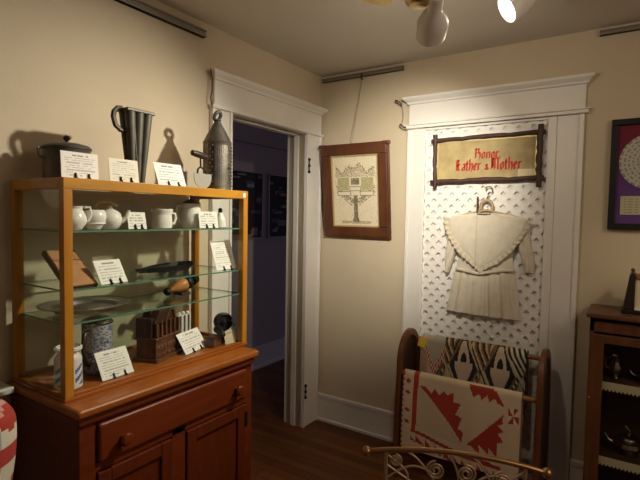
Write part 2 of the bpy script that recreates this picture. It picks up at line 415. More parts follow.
# ------------------------------------------------------------------ glass display case
CZ0, CZ1 = .880, 1.610
cx0, cx1, cy0, cy1 = .040, .395, -2.070, -1.206
DC = root('display_case', 'honey wood framed glass display case standing on the cherry dresser', 'display case', ((cx0 + cx1) / 2, (cy0 + cy1) / 2, CZ0))
ps = .030
for xx in (cx0, cx1 - ps):
    for yy in (cy0, cy1 - ps):
        MB().box(xx, xx + ps, yy, yy + ps, CZ0 + .012, CZ1 - (.036 if xx > .2 else .013)).build('post', M['casev'], DC, bevel=.002)
t = MB(); zt = CZ1 - .036
t.box(cx1 - ps, cx1, cy0, cy1, zt, CZ1); t.box(cx0, cx0 + ps, cy0, cy1, CZ1 - .013, CZ1)
t.box(cx0 + ps, cx1 - ps, cy0, cy0 + ps, zt, CZ1); t.box(cx0 + ps, cx1 - ps, cy1 - ps, cy1, zt, CZ1)
t.build('top_rail', M['case'], DC, bevel=.002)
MB().box(cx0 + ps, cx1 - ps, cy0 + ps, cy1 - ps, CZ1 - .012, CZ1 - .001).build('top_panel', M['case'], DC)
MB().box(cx0, cx1 + .004, cy0 - .004, cy1 + .004, CZ0, CZ0 + .012).build('floor_board', M['drtop'], DC, bevel=.003)
t = MB(); zb = CZ0 + .012
t.box(cx1 - .018, cx1, cy0 + ps, cy1 - ps, zb, zb + .010); t.box(cx0 + ps, cx1 - ps, cy0, cy0 + .018, zb, zb + .010); t.box(cx0 + ps, cx1 - ps, cy1 - .018, cy1, zb, zb + .010); t.box(cx0, cx0 + .018, cy0 + ps, cy1 - ps, zb, zb + .010)
t.build('bottom_rail', M['drtop'], DC, bevel=.002)
za, zz = zb + .010, zt
MB().box(cx1 - .014, cx1 - .010, cy0 + ps, cy1 - ps, za, zz).build('front_pane', M['glass'], DC)
MB().box(cx0 + ps, cx1 - ps, cy0 + .010, cy0 + .014, za, zz).build('side_pane', M['glass'], DC)
MB().box(cx0 + ps, cx1 - ps, cy1 - .014, cy1 - .010, za, zz).build('side_pane', M['glass'], DC)
MB().box(cx0 + .006, cx0 + .010, cy0 + ps, -1.55, za, zz).build('sliding_back_pane', M['glass'], DC)
MB().box(cx0 + .014, cx0 + .018, -1.69, cy1 - ps, za, zz).build('sliding_back_pane', M['glass'], DC)
SHZ = (1.438, 1.243, 1.131)
for z in SHZ:
    sh = MB(); a0, a1, b0, b1 = cx0 + .034, cx1 - .020, cy0 + .016, cy1 - .016
    vs = [(x, y, zz_) for zz_ in (z - .006, z) for y in (b0, b1) for x in (a0, a1)]
    sh.add(vs, [(0, 2, 3, 1), (4, 5, 7, 6)]); sh.mi = 1
    sh.add(vs, [(0, 1, 5, 4), (2, 6, 7, 3), (0, 4, 6, 2), (1, 3, 7, 5)])
    so = sh.build('glass_shelf', [M['shelfg'], M['shelfe']], DC)
    for yy in (b0 + .006, b1 - .006):
        for xx in (a0 + .01, a1 - .01):
            MB().sphere((xx, yy, z - .011), .005, 8).build('shelf_peg', M['silver'], so, smooth=60)
MB().box(cx1 - .001, cx1 + .001, cy1 - .034, cy1 - .016, CZ1 - .030, CZ1 - .010).build('corner_label', M['china'], DC)

# ------------------------------------------------------------------ caption cards
CARDC = (.86, .84, .79)
def card(label, loc, yaw, w, h, tilt, group='typed caption cards on and in the case', seed=1, clips=True, tint=CARDC, lines=9):
    r = root('caption_card', label, 'caption card', loc, math.radians(yaw), group)
    rr = random.Random(seed); tl = math.radians(tilt)
    rows = []
    for k in range(lines):
        l = .08 + (.16 + .05 * rr.random() if k == 0 else .02 * rr.random()); e = .92 - (.2 if k == 0 else .1 * rr.random() + (.3 if k == lines - 1 else 0))
        rows.append((l, e, [rr.random() for _ in range(30)]))
    def cf(u, v):
        t = (v - .09) / .84 * lines
        if 0 <= t < lines:
            k = int(t); fr = t - k; l, e, gaps = rows[k]
            if .28 < fr < .72 and l < u < e and gaps[int(u * 29.9)] > .18: return (.52, .51, .49) if k else (.33, .32, .31)
        return tint
    # local axes: width along local y, leaning back towards -x
    ex = lambda a, b, d=0: (-(b * math.sin(tl)) + d * math.cos(tl), a, b * math.cos(tl) + d * math.sin(tl) + .001)
    m = MB(); m.grid(lambda u, v: ex((u - .5) * w, h * (1 - v), .0008), 44, lines * 4, cf)
    m.col = tint; m.grid(lambda u, v: ex((u - .5) * w, h * (1 - v), -.0008), 1, 1, flip=True)
    m.build('card_sheet', M['print'], r, local=True)
    if clips:
        for a in (-.14 * w, .22 * w):
            c = MB(); s = .0035
            c.tube([ex(a, .017, .003), ex(a, .001, .004), (.010, a, .003), (.002, a, .0025), ex(a, 0, -.004), (-.03 - h * .3 * math.sin(tl), a, .003)], s, 6)
            c.build('clip', M['blackp'], r, local=True, smooth=40)
    return r
card('white caption card standing in front of the lidded kettle on the case top', (.345, -1.984, 1.611), 0, .129, .088, 4, seed=1)
card('cream caption card in front of the candle mould on the case top', (.355, -1.824, 1.611), 0, .118, .083, 8, seed=2, tint=(.78, .75, .62))
card('white caption card left of the food chopper on the case top', (.345, -1.600, 1.611), 0, .138, .098, 22, seed=3, lines=7)
card('small white caption card between the teapot and the cup on the upper glass shelf', (.352, -1.768, 1.4385), 0, .078, .064, 12, seed=4, lines=5)
card('white caption card in front of the white pitcher on the upper glass shelf', (.358, -1.414, 1.4385), 0, .110, .072, 8, seed=5, lines=6)
card('white caption card beside the tan board on the middle glass shelf', (.350, -1.862, 1.2435), 6, .112, .094, 30, seed=6, lines=7)
card('tall caption card at the right end of the middle glass shelf', (.342, -1.287, 1.2435), 0, .128, .142, 20, seed=7, lines=13)
card('white caption card leaning before the blue mug on the case floor', (.340, -1.842, .893), 2, .131, .106, 29, seed=8, lines=9)
card('white caption card beside the carved wooden house on the case floor', (.312, -1.440, .893), 14, .160, .098, 33, seed=9, lines=7)
card('small yellowed caption card at the right end of the case floor', (.352, -1.268, .893), -8, .062, .062, 15, seed=10, clips=False, tint=(.62, .53, .30), lines=4)

# ------------------------------------------------------------------ things on the case top
K = root('kettle', 'round dark tin kettle with a domed lid and knob on the case top', 'kettle', (.17, -1.935, CZ1))
kc = (.17, -1.935, CZ1)
MB().lathe([(.074, 0), (.078, .004), (.078, .110), (.081, .116)], kc, 32).build('body', M['tindark'], K, smooth=40)
ld = MB().lathe([(.083, .116), (.084, .122), (.076, .130), (.045, .138), (.012, .142), (.001, .142)], kc, 32).build('lid', M['tindark'], K, smooth=40)
MB().lathe([(.005, .140), (.005, .147), (.011, .153), (.012, .160), (.007, .166), (.001, .168)], kc, 14).build('knob', M['blackp'], ld, smooth=40)
MB().tube([(.17, -2.01, CZ1 + .115), (.17, -2.035, CZ1 + .112), (.17, -2.035, CZ1 + .085), (.17, -2.010, CZ1 + .075)], .005).build('ear', M['tindark'], K, smooth=40)

CMo = root('candle_mould', 'tall dark tin candle mould with tapering tubes and a strap handle', 'candle mould', (.288, -1.731, CZ1))
mx, my = .288, -1.731
MB().box(mx - .036, mx + .038, my - .062, my + .062, CZ1 + .271, CZ1 + .283).build('top_tray', M['tindark'], CMo, bevel=.003)
MB().box(mx - .022, mx + .024, my - .030, my + .030, CZ1, CZ1 + .008).build('base_plate', M['tindark'], CMo, bevel=.002)
for a in (-.017, .019):
    for k in (-1, 0, 1):
        tb_ = MB().lathe([(.0105, .008), (.0195, .271)], (0, 0, 0), 14)
        for v in tb_.v:
            t_ = .52 + .48 * (v.z / .271); v.x += mx + a * t_; v.y += my + k * .038 * t_; v.z += CZ1
        tb_.build('tube', M['tindark'], CMo, smooth=40)
MB().prism([(-.024, .008), (.022, .008), (.036, .276), (-.034, .276)], (mx, my, CZ1), (1, 0, 0), (0, -.12, 1), (0, -.003, 0)).build('side_plate', M['tindark'], CMo)
MB().tube([(mx, my - .060, CZ1 + .281), (mx, my - .078, CZ1 + .279), (mx, my - .092, CZ1 + .263), (mx, my - .095, CZ1 + .245), (mx, my - .086, CZ1 + .215), (mx, my - .066, CZ1 + .200), (mx, my - .044, CZ1 + .200)], .0095, 8).build('handle', M['tindark'], CMo, smooth=40)

FC = root('food_chopper', 'food chopper with a pale half-round blade and dark wooden grip', 'food chopper', (.33, -1.428, CZ1))
fy = -1.428
pl = [(-.050, .066)] + [(-.050 * math.cos(a), .052 - .052 * math.sin(a)) for a in [PI * i / 16 for i in range(17)]] + [(.050, .066)]
MB().prism(pl, (.33, fy, CZ1), (0, 1, 0), (0, 0, 1), (.003, 0, 0)).build('blade', M['blade'], FC)
MB().tube([(.331, fy - .030, CZ1 + .064), (.331, fy - .028, CZ1 + .082), (.331, fy - .015, CZ1 + .094), (.331, fy - .004, CZ1 + .090), (.331, fy + .012, CZ1 + .082), (.331, fy + .020, CZ1 + .064)], .004, 8).build('tang', M['black'], FC, smooth=40)
MB().tube([(.331, fy - .012, CZ1 + .092), (.331, fy - .014, CZ1 + .145)], .004, 8).build('tang', M['black'], FC, smooth=40)
MB().tube([(.331, fy - .062, CZ1 + .150), (.331, fy - .060, CZ1 + .150), (.331, fy - .035, CZ1 + .147), (.331, fy, CZ1 + .142), (.331, fy + .020, CZ1 + .140), (.331, fy + .024, CZ1 + .139)], [.006, .012, .014, .014, .011, .005], 12).build('grip', M['brownh'], FC, smooth=60)

LA = root('pierced_lantern', 'pierced tin lantern with a cone top and ring handle on the case top', 'lantern', (.253, -1.266, CZ1))
lc = (.253, -1.266, CZ1)
MB().lathe([(.062, 0), (.066, .004), (.066, .222), (.068, .226)], lc, 32).build('body', M['tin'], LA, smooth=40)
MB().lathe([(.068, .226), (.064, .232), (.040, .280), (.018, .318), (.014, .328), (.018, .332), (.001, .336)], lc, 32).build('cone_top', M['tin'], LA, smooth=40)
rg = [Vector((lc[0], lc[1], lc[2] + .350)) + Vector((math.sin(a) * .010 + .004, math.cos(a) * .018 - .004, math.sin(a) * .019)) for a in [2 * PI * i / 20 for i in range(20)]]
MB().tube(rg, .0085, 8, True).build('ring_handle', M['tindark'], LA, smooth=60)
dp = MB()
for i in range(8):
    a0 = -.95 + i * .12; a1 = a0 + .12
    dp.add([(lc[0] + .069 * math.cos(a), lc[1] + .069 * math.sin(a), lc[2] + z) for a, z in ((a0, .02), (a1, .02), (a1, .21), (a0, .21))], [(0, 1, 2, 3)])
dp.build('door', M['tin'], LA, solid=.002)
MB().sphere((lc[0] + .071, lc[1] + .004, lc[2] + .105), .006).build('latch', M['black'], LA, smooth=60)
MB().box(lc[0] - .008, lc[0] + .008, lc[1] + .064, lc[1] + .088, lc[2], lc[2] + .205).build('side_flange', M['tin'], LA)
pb = MB()
for k in range(-6, 7):
    for j in range(12):
        a = k * .2 - .3; z = .025 + j * .0165
        if (k + j) % 2: pb.sphere((lc[0] + .0665 * math.cos(a), lc[1] + .0665 * math.sin(a), lc[2] + z), .0042, 6)
tag(pb.build('pierced_dots', M['tindark'], LA), kind='stuff')

# ------------------------------------------------------------------ upper shelf: white china
z = SHZ[0]
def pot(name, label, cat, c, prof, m='china', extra=None, n=28):
    r = root(name, label, cat, c)
    MB().lathe(prof, c, n).build('body', M[m] if isinstance(m, str) else m, r, smooth=50)
    if extra: extra(r, Vector(c))
    return r
def loop_handle(r, c, rad, z0, z1, out, ang, t=.005, m='china'):
    d = Vector((math.cos(ang), math.sin(ang), 0))
    pts = [c + d * rad + Vector((0, 0, z1)), c + d * (rad + out * .8) + Vector((0, 0, z1)), c + d * (rad + out) + Vector((0, 0, (z0 + z1) / 2)), c + d * (rad + out * .6) + Vector((0, 0, z0)), c + d * (rad - .004) + Vector((0, 0, z0))]
    MB().tube(pts, t, 8).build('handle', M[m], r, smooth=60)
pot('creamer', 'white china creamer at the left end of the upper glass shelf', 'creamer', (.300, -1.984, z), [(.022, 0), (.026, .003), (.040, .024), (.042, .040), (.034, .060), (.027, .072), (.031, .082), (.028, .082), (.024, .070), (.022, .02), (.001, .01)],
    extra=lambda r, c: loop_handle(r, c, .033, .03, .078, .022, 1.2))
pot('sugar_bowl', 'round white china bowl between creamer and teapot on the upper glass shelf', 'bowl', (.290, -1.905, z), [(.020, 0), (.024, .004), (.039, .026), (.043, .044), (.040, .062), (.033, .070), (.030, .068), (.036, .05), (.04, .02), (.001, .01)])
def tp_extra(r, c):
    MB().tube([c + Vector((.028, .028, .030)), c + Vector((.04, .040, .045)), c + Vector((.046, .046, .072))], [.011, .008, .006], 10).build('spout', M['china'], r, smooth=60)
    MB().tube([c + Vector((-.02, -.028, .055)), c + Vector((-.03, -.040, .080)), c + Vector((-.02, -.03, .098)), c + Vector((0, .0, .102)), c + Vector((.02, .02, .088))], .0055, 8).build('handle', M['goldf'], r, smooth=60)
pot('teapot', 'white china teapot with gilded handle in the middle of the upper glass shelf', 'teapot', (.296, -1.845, z), [(.022, 0), (.030, .004), (.042, .024), (.043, .040), (.037, .058), (.022, .070), (.008, .076), (.009, .084), (.001, .088)], extra=tp_extra)
pot('china_cup', 'white china cup with banded rim right of the small card on the upper shelf', 'cup', (.300, -1.619, z), [(.034, 0), (.040, .003), (.043, .020), (.040, .050), (.038, .062), (.044, .070), (.044, .080), (.040, .080), (.036, .066), (.036, .02), (.001, .01)],
    extra=lambda r, c: loop_handle(r, c, .040, .02, .062, .020, 1.3))
def pit(r, c):
    MB().lathe([(.036, .104), (.040, .108), (.020, .122), (.006, .126), (.006, .132), (.011, .140), (.008, .148), (.001, .150)], c, 20).build('lid', M['tindark'], r, smooth=40)
    loop_handle(r, c, .036, .03, .095, .028, -2.2, .006)
pot('pitcher', 'white china pitcher with a dark pewter lid behind the right-hand card on the upper shelf', 'pitcher', (.290, -1.455, z), [(.034, 0), (.040, .004), (.048, .030), (.046, .060), (.038, .090), (.040, .106), (.036, .106), (.034, .09), (.04, .03), (.001, .01)], extra=pit)
pot('cruet', 'small white china cruet with dark stopper at the right end of the upper shelf', 'cruet', (.300, -1.290, z), [(.022, 0), (.026, .003), (.026, .028), (.022, .046), (.012, .062), (.010, .070), (.001, .070)],
    extra=lambda r, c: MB().lathe([(.008, .070), (.010, .074), (.010, .088), (.001, .092)], c, 12).build('stopper', M['brownh'], r, smooth=40))

# middle shelf
z = SHZ[1]
BD = root('wooden_board', 'tan wooden board with dark edge tilted at the left end of the middle shelf', 'wooden board', (.330, -1.972, z), math.radians(4))
bm_ = MB(); tl = math.radians(50)
def lean(a, b, d): return (-b * math.sin(tl) + d * math.cos(tl), a, b * math.cos(tl) + d * math.sin(tl) + .001)
for (a0, a1, b0, b1, d0, d1, mm, nm) in ((-.050, .050, .0, .175, 0, .010, 'boardw', 'board'), (-.054, .062, .0, .185, -.016, 0, 'brownh', 'backing')):
    k = MB(); k.add([lean(a, b, d) for d in (d0, d1) for b in (b0, b1) for a in (a0, a1)], [(0, 2, 3, 1), (4, 5, 7, 6), (0, 1, 5, 4), (2, 6, 7, 3), (0, 4, 6, 2), (1, 3, 7, 5)])
    k.build(nm, M[mm], BD, local=True, bevel=.002)
TR = MB()
prof = [(-.155, 0), (-.11, .012), (-.04, .045), (.05, .055), (.12, .050), (.150, .020), (.150, -.020), (.12, -.050), (.05, -.055), (-.04, -.045), (-.11, -.012)]
n = len(prof)
def tr_pt(a, b, s, zz): return (.205 + b * s - .02, -1.512 + a * s, z + zz)
vs = [tr_pt(a, b, .82, .002) for a, b in prof] + [tr_pt(a, b, 1, .022 + .014 * (a + .15)/.3) for a, b in prof] + [tr_pt(a, b, .96, .022 + .014 * (a + .15)/.3) for a, b in prof] + [tr_pt(a, b, .78, .006) for a, b in prof]
TR.add(vs, [list(range(n))[::-1]] + [(k * n + i, k * n + (i + 1) % n, (k + 1) * n + (i + 1) % n, (k + 1) * n + i) for k in range(3) for i in range(n)] + [[3 * n + i for i in range(n)]])
tag(TR.build('iron_tray', M['blackp'], smooth=35), 'long black iron tray with a pointed end on the middle glass shelf', 'tray')

# lower shelf
z = SHZ[2]
PL = root('platter', 'broad oval pewter platter on the left of the lower glass shelf', 'platter', (.215, -1.895, z))
pp = MB(); n = 40
rings = [(.55, .004), (.66, .005), (.72, .018), (.97, .026), (1.0, .029), (.97, .030), (.72, .023), (.66, .011), (.001, .010)]
vs = [(.215 + .145 * s * math.cos(2 * PI * k / n), -1.895 + .160 * s * math.sin(2 * PI * k / n), z + h) for s, h in rings for k in range(n)]
pp.add(vs, [list(range(n))[::-1]] + [(i * n + k, i * n + (k + 1) % n, (i + 1) * n + (k + 1) % n, (i + 1) * n + k) for i in range(len(rings) - 1) for k in range(n)])
pp.build('dish', M['pewter'], PL, smooth=40)
MB().tube([(.215 + .143 * math.cos(2 * PI * k / n), -1.895 + .158 * math.sin(2 * PI * k / n), z + .030) for k in range(n)], .003, 6, True).build('rim', M['pewter'], PL, smooth=60)
WT_ = root('kitchen_tool', 'amber wooden cone tool with black end knobs on the lower glass shelf', 'kitchen tool', (.20, -1.445, z))
ax = Vector((.05, 1, .28)).normalized(); c0 = Vector((.20, -1.500, z + .026))
MB().sphere(c0 - ax * .010, .018, 14).build('knob', M['blackp'], WT_, smooth=60)
MB().lathe([(.005, 0), (.010, .012), (.026, .045), (.030, .075), (.028, .082)], c0 + ax * .006, 20, ax).build('cone', M['toolw'], WT_, smooth=40)
MB().lathe([(.024, .080), (.030, .086), (.032, .100), (.022, .118), (.026, .126), (.020, .150), (.001, .156)], c0 + ax * .006, 20, ax).build('end_cap', M['blackp'], WT_, smooth=40)
MB().box(.17, .23, -1.455, -1.405, z + .0005, z + .014).build('rest', M['bankd'], WT_)

# case floor
z = CZ0 + .0125
def blue_fn(base, blue, dens, seed):
    rr = random.Random(seed); tbl = {}
    def fn(i, k):
        if (i, k) not in tbl: tbl[(i, k)] = rr.random()
        return blue if tbl[(i, k)] < dens(i) else base
    return fn
JR = root('stoneware_jar', 'white stoneware jar with blue painted flower at the left front of the case floor', 'jar', (.30, -2.008, z))
prof = [(.040, 0), (.044, .004)] + [(.045 - .002 * (i / 20), .006 + .100 * i / 20) for i in range(21)] + [(.036, .116), (.032, .124), (.033, .130), (.044, .134), (.045, .142), (.038, .146), (.034, .14), (.030, .12), (.001, .11)]
def jf(i, k):
    zz = i; a = (k - 0) % 40
    return (.10, .15, .36) if 3 < i < 18 and ((a - 0) % 10 < 5) and ((i * 7 + a * 5) % 6 < 3) else (.70, .68, .64)
MB().lathe(prof, (.30, -2.008, z), 40, colfn=jf).build('body', M['stone'], JR, smooth=50)
MG = root('tankard', 'blue and white figured tankard with a pewter lid on the case floor', 'tankard', (.212, -1.848, z))
prof = [(.052, 0), (.056, .004)] + [(.056 - .002 * (i / 34), .006 + .178 * i / 34) for i in range(35)] + [(.050, .186), (.001, .186)]
rr = random.Random(5); cells = [[rr.random() for _ in range(56)] for _ in range(44)]
def mf(i, k):
    if i < 3 or i > 35: return (.16, .17, .22)
    return (.13, .16, .30) if cells[i][k] < .42 + .2 * math.sin(i * .8) * math.sin(k * .5) else (.42, .41, .40)
MB().lathe(prof, (.212, -1.848, z), 56, colfn=mf).build('body', M['stone'], MG, smooth=50)
lid = MB().lathe([(.057, .186), (.058, .192), (.050, .202), (.030, .212), (.010, .216), (.001, .217)], (.212, -1.848, z), 28).build('lid', M['silver'], MG, smooth=40)
MB().tube([(.239, -1.898, z + .165), (.255, -1.924, z + .160), (.261, -1.932, z + .11), (.249, -1.916, z + .05), (.235, -1.896, z + .035)], .008, 8).build('handle', M['brownh'], MG, smooth=60)

BK = root('carved_house_box', 'carved dark wooden house-shaped box with gabled roof on the case floor', 'carved box', (.245, -1.592, z), math.radians(17))
def lb(name, m, b, par=BK, bev=.002): return MB().box(*b).build(name, M[m], par, local=True, bevel=bev)
W = .084; Dp = .047
lb('plinth', 'bankw', (-Dp - .012, Dp + .012, -W - .008, W + .008, 0, .014))
lb('lower_storey', 'bankw', (-Dp, Dp, -W, W, .014, .088))
lb('cornice', 'bankw', (-Dp - .006, Dp + .006, -W - .006, W + .006, .088, .098))
lb('upper_storey', 'bankd', (-Dp + .006, Dp - .008, -W + .008, W - .004, .098, .160))
cp = MB()
for k in range(6): cp.box(Dp - .008, Dp, -W + .008 + k * .030, -W + .018 + k * .030, .098, .158)
cp.build('pilasters', M['bankw'], BK, local=True, bevel=.001)
cr = MB()
for k in range(7): cr.sphere((Dp, -W + .020 + k * .0213, .052), .009, 8, (.5, 1, 1.6))
for k in range(5): cr.box(Dp - .001, Dp + .004, -W + .010 + k * .033, -W + .030 + k * .033, .020, .028)
cr.build('carved_relief', M['bankw'], BK, local=True, smooth=60)
rf = MB().prism([(-.080, .160), (-.045, .205), (.045, .205), (.080, .160)], (-.036, 0, 0), (0, 1, 0), (0, 0, 1), (.074, 0, 0)).build('roof', M['bankd'], BK, local=True, bevel=.002)
MB().prism([(-.014, .160), (.004, .160), (.026, .198), (.040, .198), (.056, .160), (.072, .160), (.044, .216), (.022, .216)], (.034, .0, 0), (0, 1, 0), (0, 0, 1), (.010, 0, 0)).build('gable', M['bankw'], BK, local=True, bevel=.001)
lb('chimney', 'bankd', (-.02, .005, -.062, -.04, .19, .214), rf)
lb('corner_tower', 'bankd', (-Dp, Dp - .02, -W - .004, -W + .030, .098, .178), rf)

LR = root('wire_rack', 'dark rack with white looped wires behind the caption card on the case floor', 'rack', (.20, -1.432, z), math.radians(4))
MB().box(-.012, -.006, -.052, .052, 0, .145).build('back_plate', M['brownh'], LR, local=True)
MB().box(-.012, .020, -.052, .052, 0, .010).build('base', M['bankd'], LR, local=True)
for k in range(4):
    y = -.038 + k * .025
    MB().tube([(.002, y - .008, .01), (.002, y - .008, .135)] + arc((.002, y + .002, .135), .010, PI, 0, (0, 1, 0), (0, 0, 1), 8) + [(.002, y + .012, .05), (.002, y + .004, .035)], .0055, 6).build('wire_loop', M['china'], LR, local=True, smooth=60)
    MB().sphere((.0, y, .150), .009, 8).build('finial', M['china'], LR, local=True, smooth=60)

IR = root('iron_device', 'black cast iron geared kitchen device at the right rear of the case floor', 'iron device', (.300, -1.264, z))
ic = Vector((.300, -1.264, z))
MB().lathe([(.030, 0), (.034, .006), (.016, .014), (.012, .07)], ic, 18).build('stand', M['black'], IR, smooth=40)
axg = Vector((.8, -.45, .1)).normalized()
MB().lathe([(.010, -.030), (.040, -.028), (.043, -.008), (.043, .010), (.034, .014), (.030, .004), (.010, .004), (.010, .02), (.001, .022)], ic + Vector((0, -.002, .098)), 28, axg).build('drum', M['black'], IR, smooth=35)
MB().tube([ic + Vector((.0, -.04, .07)), ic + Vector((.04, -.058, .066)), ic + Vector((.06, -.06, .05))], [.020, .018, .012], 10).build('spout', M['black'], IR, smooth=60)
MB().tube([ic + Vector((.02, .01, .100)), ic + Vector((.05, .010, .105)), ic + Vector((.055, .016, .085))], .005).build('crank', M['black'], IR, smooth=60)
SB = root('wooden_spool_box', 'small brown wooden box behind the yellowed card on the case floor', 'box', (.318, -1.346, z), math.radians(10))
MB().box(-.022, .022, -.030, .030, 0, .040).build('body', M['bankw'], SB, local=True, bevel=.002)
MB().box(-.025, .025, -.033, .033, .040, .048).build('lid', M['bankd'], SB, local=True, bevel=.002)

# ------------------------------------------------------------------ pictures on the back wall
def frame_boxes(w, x0, x1, z0, z1, t, ya, yb):
    w.box(x0, x1, ya, yb, z0, z0 + t); w.box(x0, x1, ya, yb, z1 - t, z1); w.box(x0, x0 + t, ya, yb, z0 + t, z1 - t); w.box(x1 - t, x1, ya, yb, z0 + t, z1 - t)
TP = root('framed_print', 'walnut framed print of a family tree hanging by a wire from the rail', 'framed picture', (.30, -.02, 1.35))
fx0, fx1, fz0, fz1 = .078, .572, 1.366, 1.985
w = MB(); frame_boxes(w, fx0, fx1, fz0, fz1, .066, -.034, -.008); frame_boxes(w, fx0 - .012, fx1 + .012, fz0 - .010, fz1 + .010, .026, -.028, -.006)
w.box(fx0 - .022, fx0 + .03, -.040, -.010, fz1 - .012, fz1 + .012); w.box(fx1 - .03, fx1 + .022, -.040, -.010, fz1 - .012, fz1 + .012)
w.build('frame', M['walnut'], TP, bevel=.005)
w = MB(); frame_boxes(w, fx0 + .066, fx1 - .066, fz0 + .066, fz1 - .066, .010, -.024, -.012)
w.build('gilt_liner', M['goldf'], TP)
rr = random.Random(11)
rn = [[rr.random() for _ in range(90)] for _ in range(120)]
PAP = (.74, .65, .48); INK = (.16, .13, .08); MID = (.40, .34, .22); OLV = (.34, .33, .14)
def pf(u, v):
    q = rn[int(v * 119.9)][int(u * 89.9)]
    if .07 < v < .30 and .08 < u < .92:
        ridge = .16 - .07 * math.sin(u * 7) * math.sin(u * 17 + 1)
        if v > ridge and q < .62 - abs(v - .22): return MID if q < .3 else INK if v < ridge + .05 else MID
    for cx_, cz_ in ((.24, .40), (.76, .40)):
        if abs(u - cx_) < .13 and abs(v - cz_) < .09: return OLV if q < .45 else (.52, .46, .28)
    if abs(u - .5) < .09 and abs(v - .36) < .045: return INK if q < .6 else MID
    for x0_, x1_, v0, v1 in ((.10, .40, .50, .57), (.60, .90, .50, .57), (.38, .62, .43, .50)):
        if x0_ < u < x1_ and v0 < v < v1: return INK if (u < x0_ + .012 or u > x1_ - .012 or v < v0 + .008 or v > v1 - .008) else (.72, .66, .50)
    br = .66 - .20 * (abs(u - .5) / .4) ** 1.2
    if .08 < u < .92 and abs(v - br) < .035 and q < .6: return INK
    if .08 < u < .92 and abs(v - br - .06) < .02 and q < .4 and abs(u - .5) > .08: return INK
    if abs(u - .5) < .045 + .03 * max(0, (v - .86) / .08) and .56 < v < .94: return INK if q < .75 else MID
    if abs(v - .945) < .02 and abs(u - .5) < .32 * (1 if q < .8 else 0): return MID
    return PAP if q > .04 else MID
MB().grid(lambda u, v: (fx0 + .07 + u * (fx1 - fx0 - .14), -.015, fz1 - .07 - v * (fz1 - fz0 - .14)), 90, 120, pf, flip=True).build('print_sheet', M['print'], TP)
for _c in TP.children: _c.rotation_euler = (math.radians(6.5), 0, 0)
wr = MB().tube([(.300, -.078, 1.975), (.332, -.052, 2.25), (.345, -.026, 2.435)], .0018, 6)
wr.build('hanging_wire', M['wire'], TP)
MB().tube([(.345, -.030, 2.462), (.345, -.040, 2.448), (.345, -.034, 2.430), (.345, -.022, 2.425)], .005).build('rail_hook', M['brownh'], TP, smooth=60)

SG = root('framed_sampler', 'rustic criss-cross framed sampler with red lettering above the white dress', 'framed sampler', (1.163, -.03, 1.715))
sx0, sx1, sz0, sz1 = .890, 1.456, 1.730, 1.968
def twig(pts, r):
    rr = random.Random(int(pts[0][0] * 1000)); a, b = Vector(pts[0]), Vector(pts[1])
    P = [a + (b - a) * (i / 14) + Vector((rr.uniform(-1, 1), rr.uniform(-.3, .3), rr.uniform(-1, 1))) * .003 for i in range(15)]
    return MB().tube(P, [r * rr.uniform(.85, 1.15) for _ in P], 8)
for a, b_, r, nm in (((sx0 - .035, -.046, sz1 + .005), (sx1 + .035, -.046, sz1 + .010), .014, 'frame_bar'), ((sx0 - .035, -.046, sz0 - .008), (sx1 + .035, -.046, sz0 - .002), .015, 'frame_bar'),
                     ((sx0 - .010, -.054, sz0 - .045), (sx0 - .010, -.054, sz1 + .040), .013, 'frame_bar'), ((sx1 + .012, -.054, sz0 - .050), (sx1 + .012, -.054, sz1 + .050), .016, 'frame_bar')):
    twig((a, b_), r).build(nm, M['rustic'], SG, smooth=50)
MB().box(sx0, sx1, -.040, -.030, sz0, sz1).build('sampler_cloth', M['sampler'], SG)
w = MB(); frame_boxes(w, sx0, sx1, sz0, sz1, .010, -.044, -.038); w.build('gilt_liner', M['goldf'], SG)
# blackletter strokes drawn with a slanted nib
GL = {
 'H': (.72, [[(.12, 1.0), (.12, .05), (.02, .0)], [(.0, .92), (.12, 1.0), (.26, .9)], [(.12, .5), (.40, .62), (.58, .5), (.58, .12), (.46, -.1)], [(.40, 1.0), (.46, .85), (.40, .62)]]),
 'o': (.46, [[(.08, .5), (.08, .1), (.20, .0), (.34, .1), (.34, .5), (.22, .62), (.08, .5)]]),
 'n': (.52, [[(.02, .55), (.10, .6), (.10, .0), (.17, .05)], [(.10, .48), (.30, .62), (.38, .52), (.38, .0), (.46, .06)]]),
 'r': (.38, [[(.02, .55), (.10, .6), (.10, .0), (.18, .05)], [(.10, .46), (.24, .6), (.32, .52)]]),
 ',': (.22, [[(.08, .08), (.10, -.02), (.04, -.16)]]),
 'F': (.66, [[(.14, .95), (.10, .4), (.16, .05), (.02, .0)], [(.0, .85), (.14, .98), (.36, .90), (.56, 1.0)], [(.30, .92), (.30, .1), (.40, .02)], [(.14, .5), (.50, .56)]]),
 'a': (.46, [[(.06, .52), (.22, .62), (.34, .52), (.34, .0), (.42, .06)], [(.34, .34), (.12, .3), (.06, .12), (.16, .0), (.34, .12)]]),
 't': (.34, [[(.12, .86), (.12, .06), (.24, .02)], [(.0, .58), (.28, .6)]]),
 'h': (.50, [[(.02, .92), (.10, 1.0), (.10, .0), (.17, .05)], [(.10, .48), (.28, .62), (.38, .5), (.38, .1), (.28, -.12)]]),
 'e': (.42, [[(.32, .12), (.20, .0), (.08, .1), (.08, .5), (.20, .62), (.32, .5), (.30, .36), (.08, .3)]]),
 '&': (.56, [[(.46, .10), (.30, .0), (.12, .05), (.08, .22), (.32, .44), (.30, .60), (.18, .62), (.14, .5), (.44, .02)]]),
 'M': (.92, [[(.0, .9), (.12, 1.0), (.14, .1), (.04, .0)], [(.14, .86), (.30, 1.0), (.42, .88), (.42, .05), (.34, .0)], [(.42, .86), (.60, 1.0), (.72, .86), (.72, .08), (.84, .06)], [(.24, .94), (.24, .2)]]),
 ' ': (.26, [])}
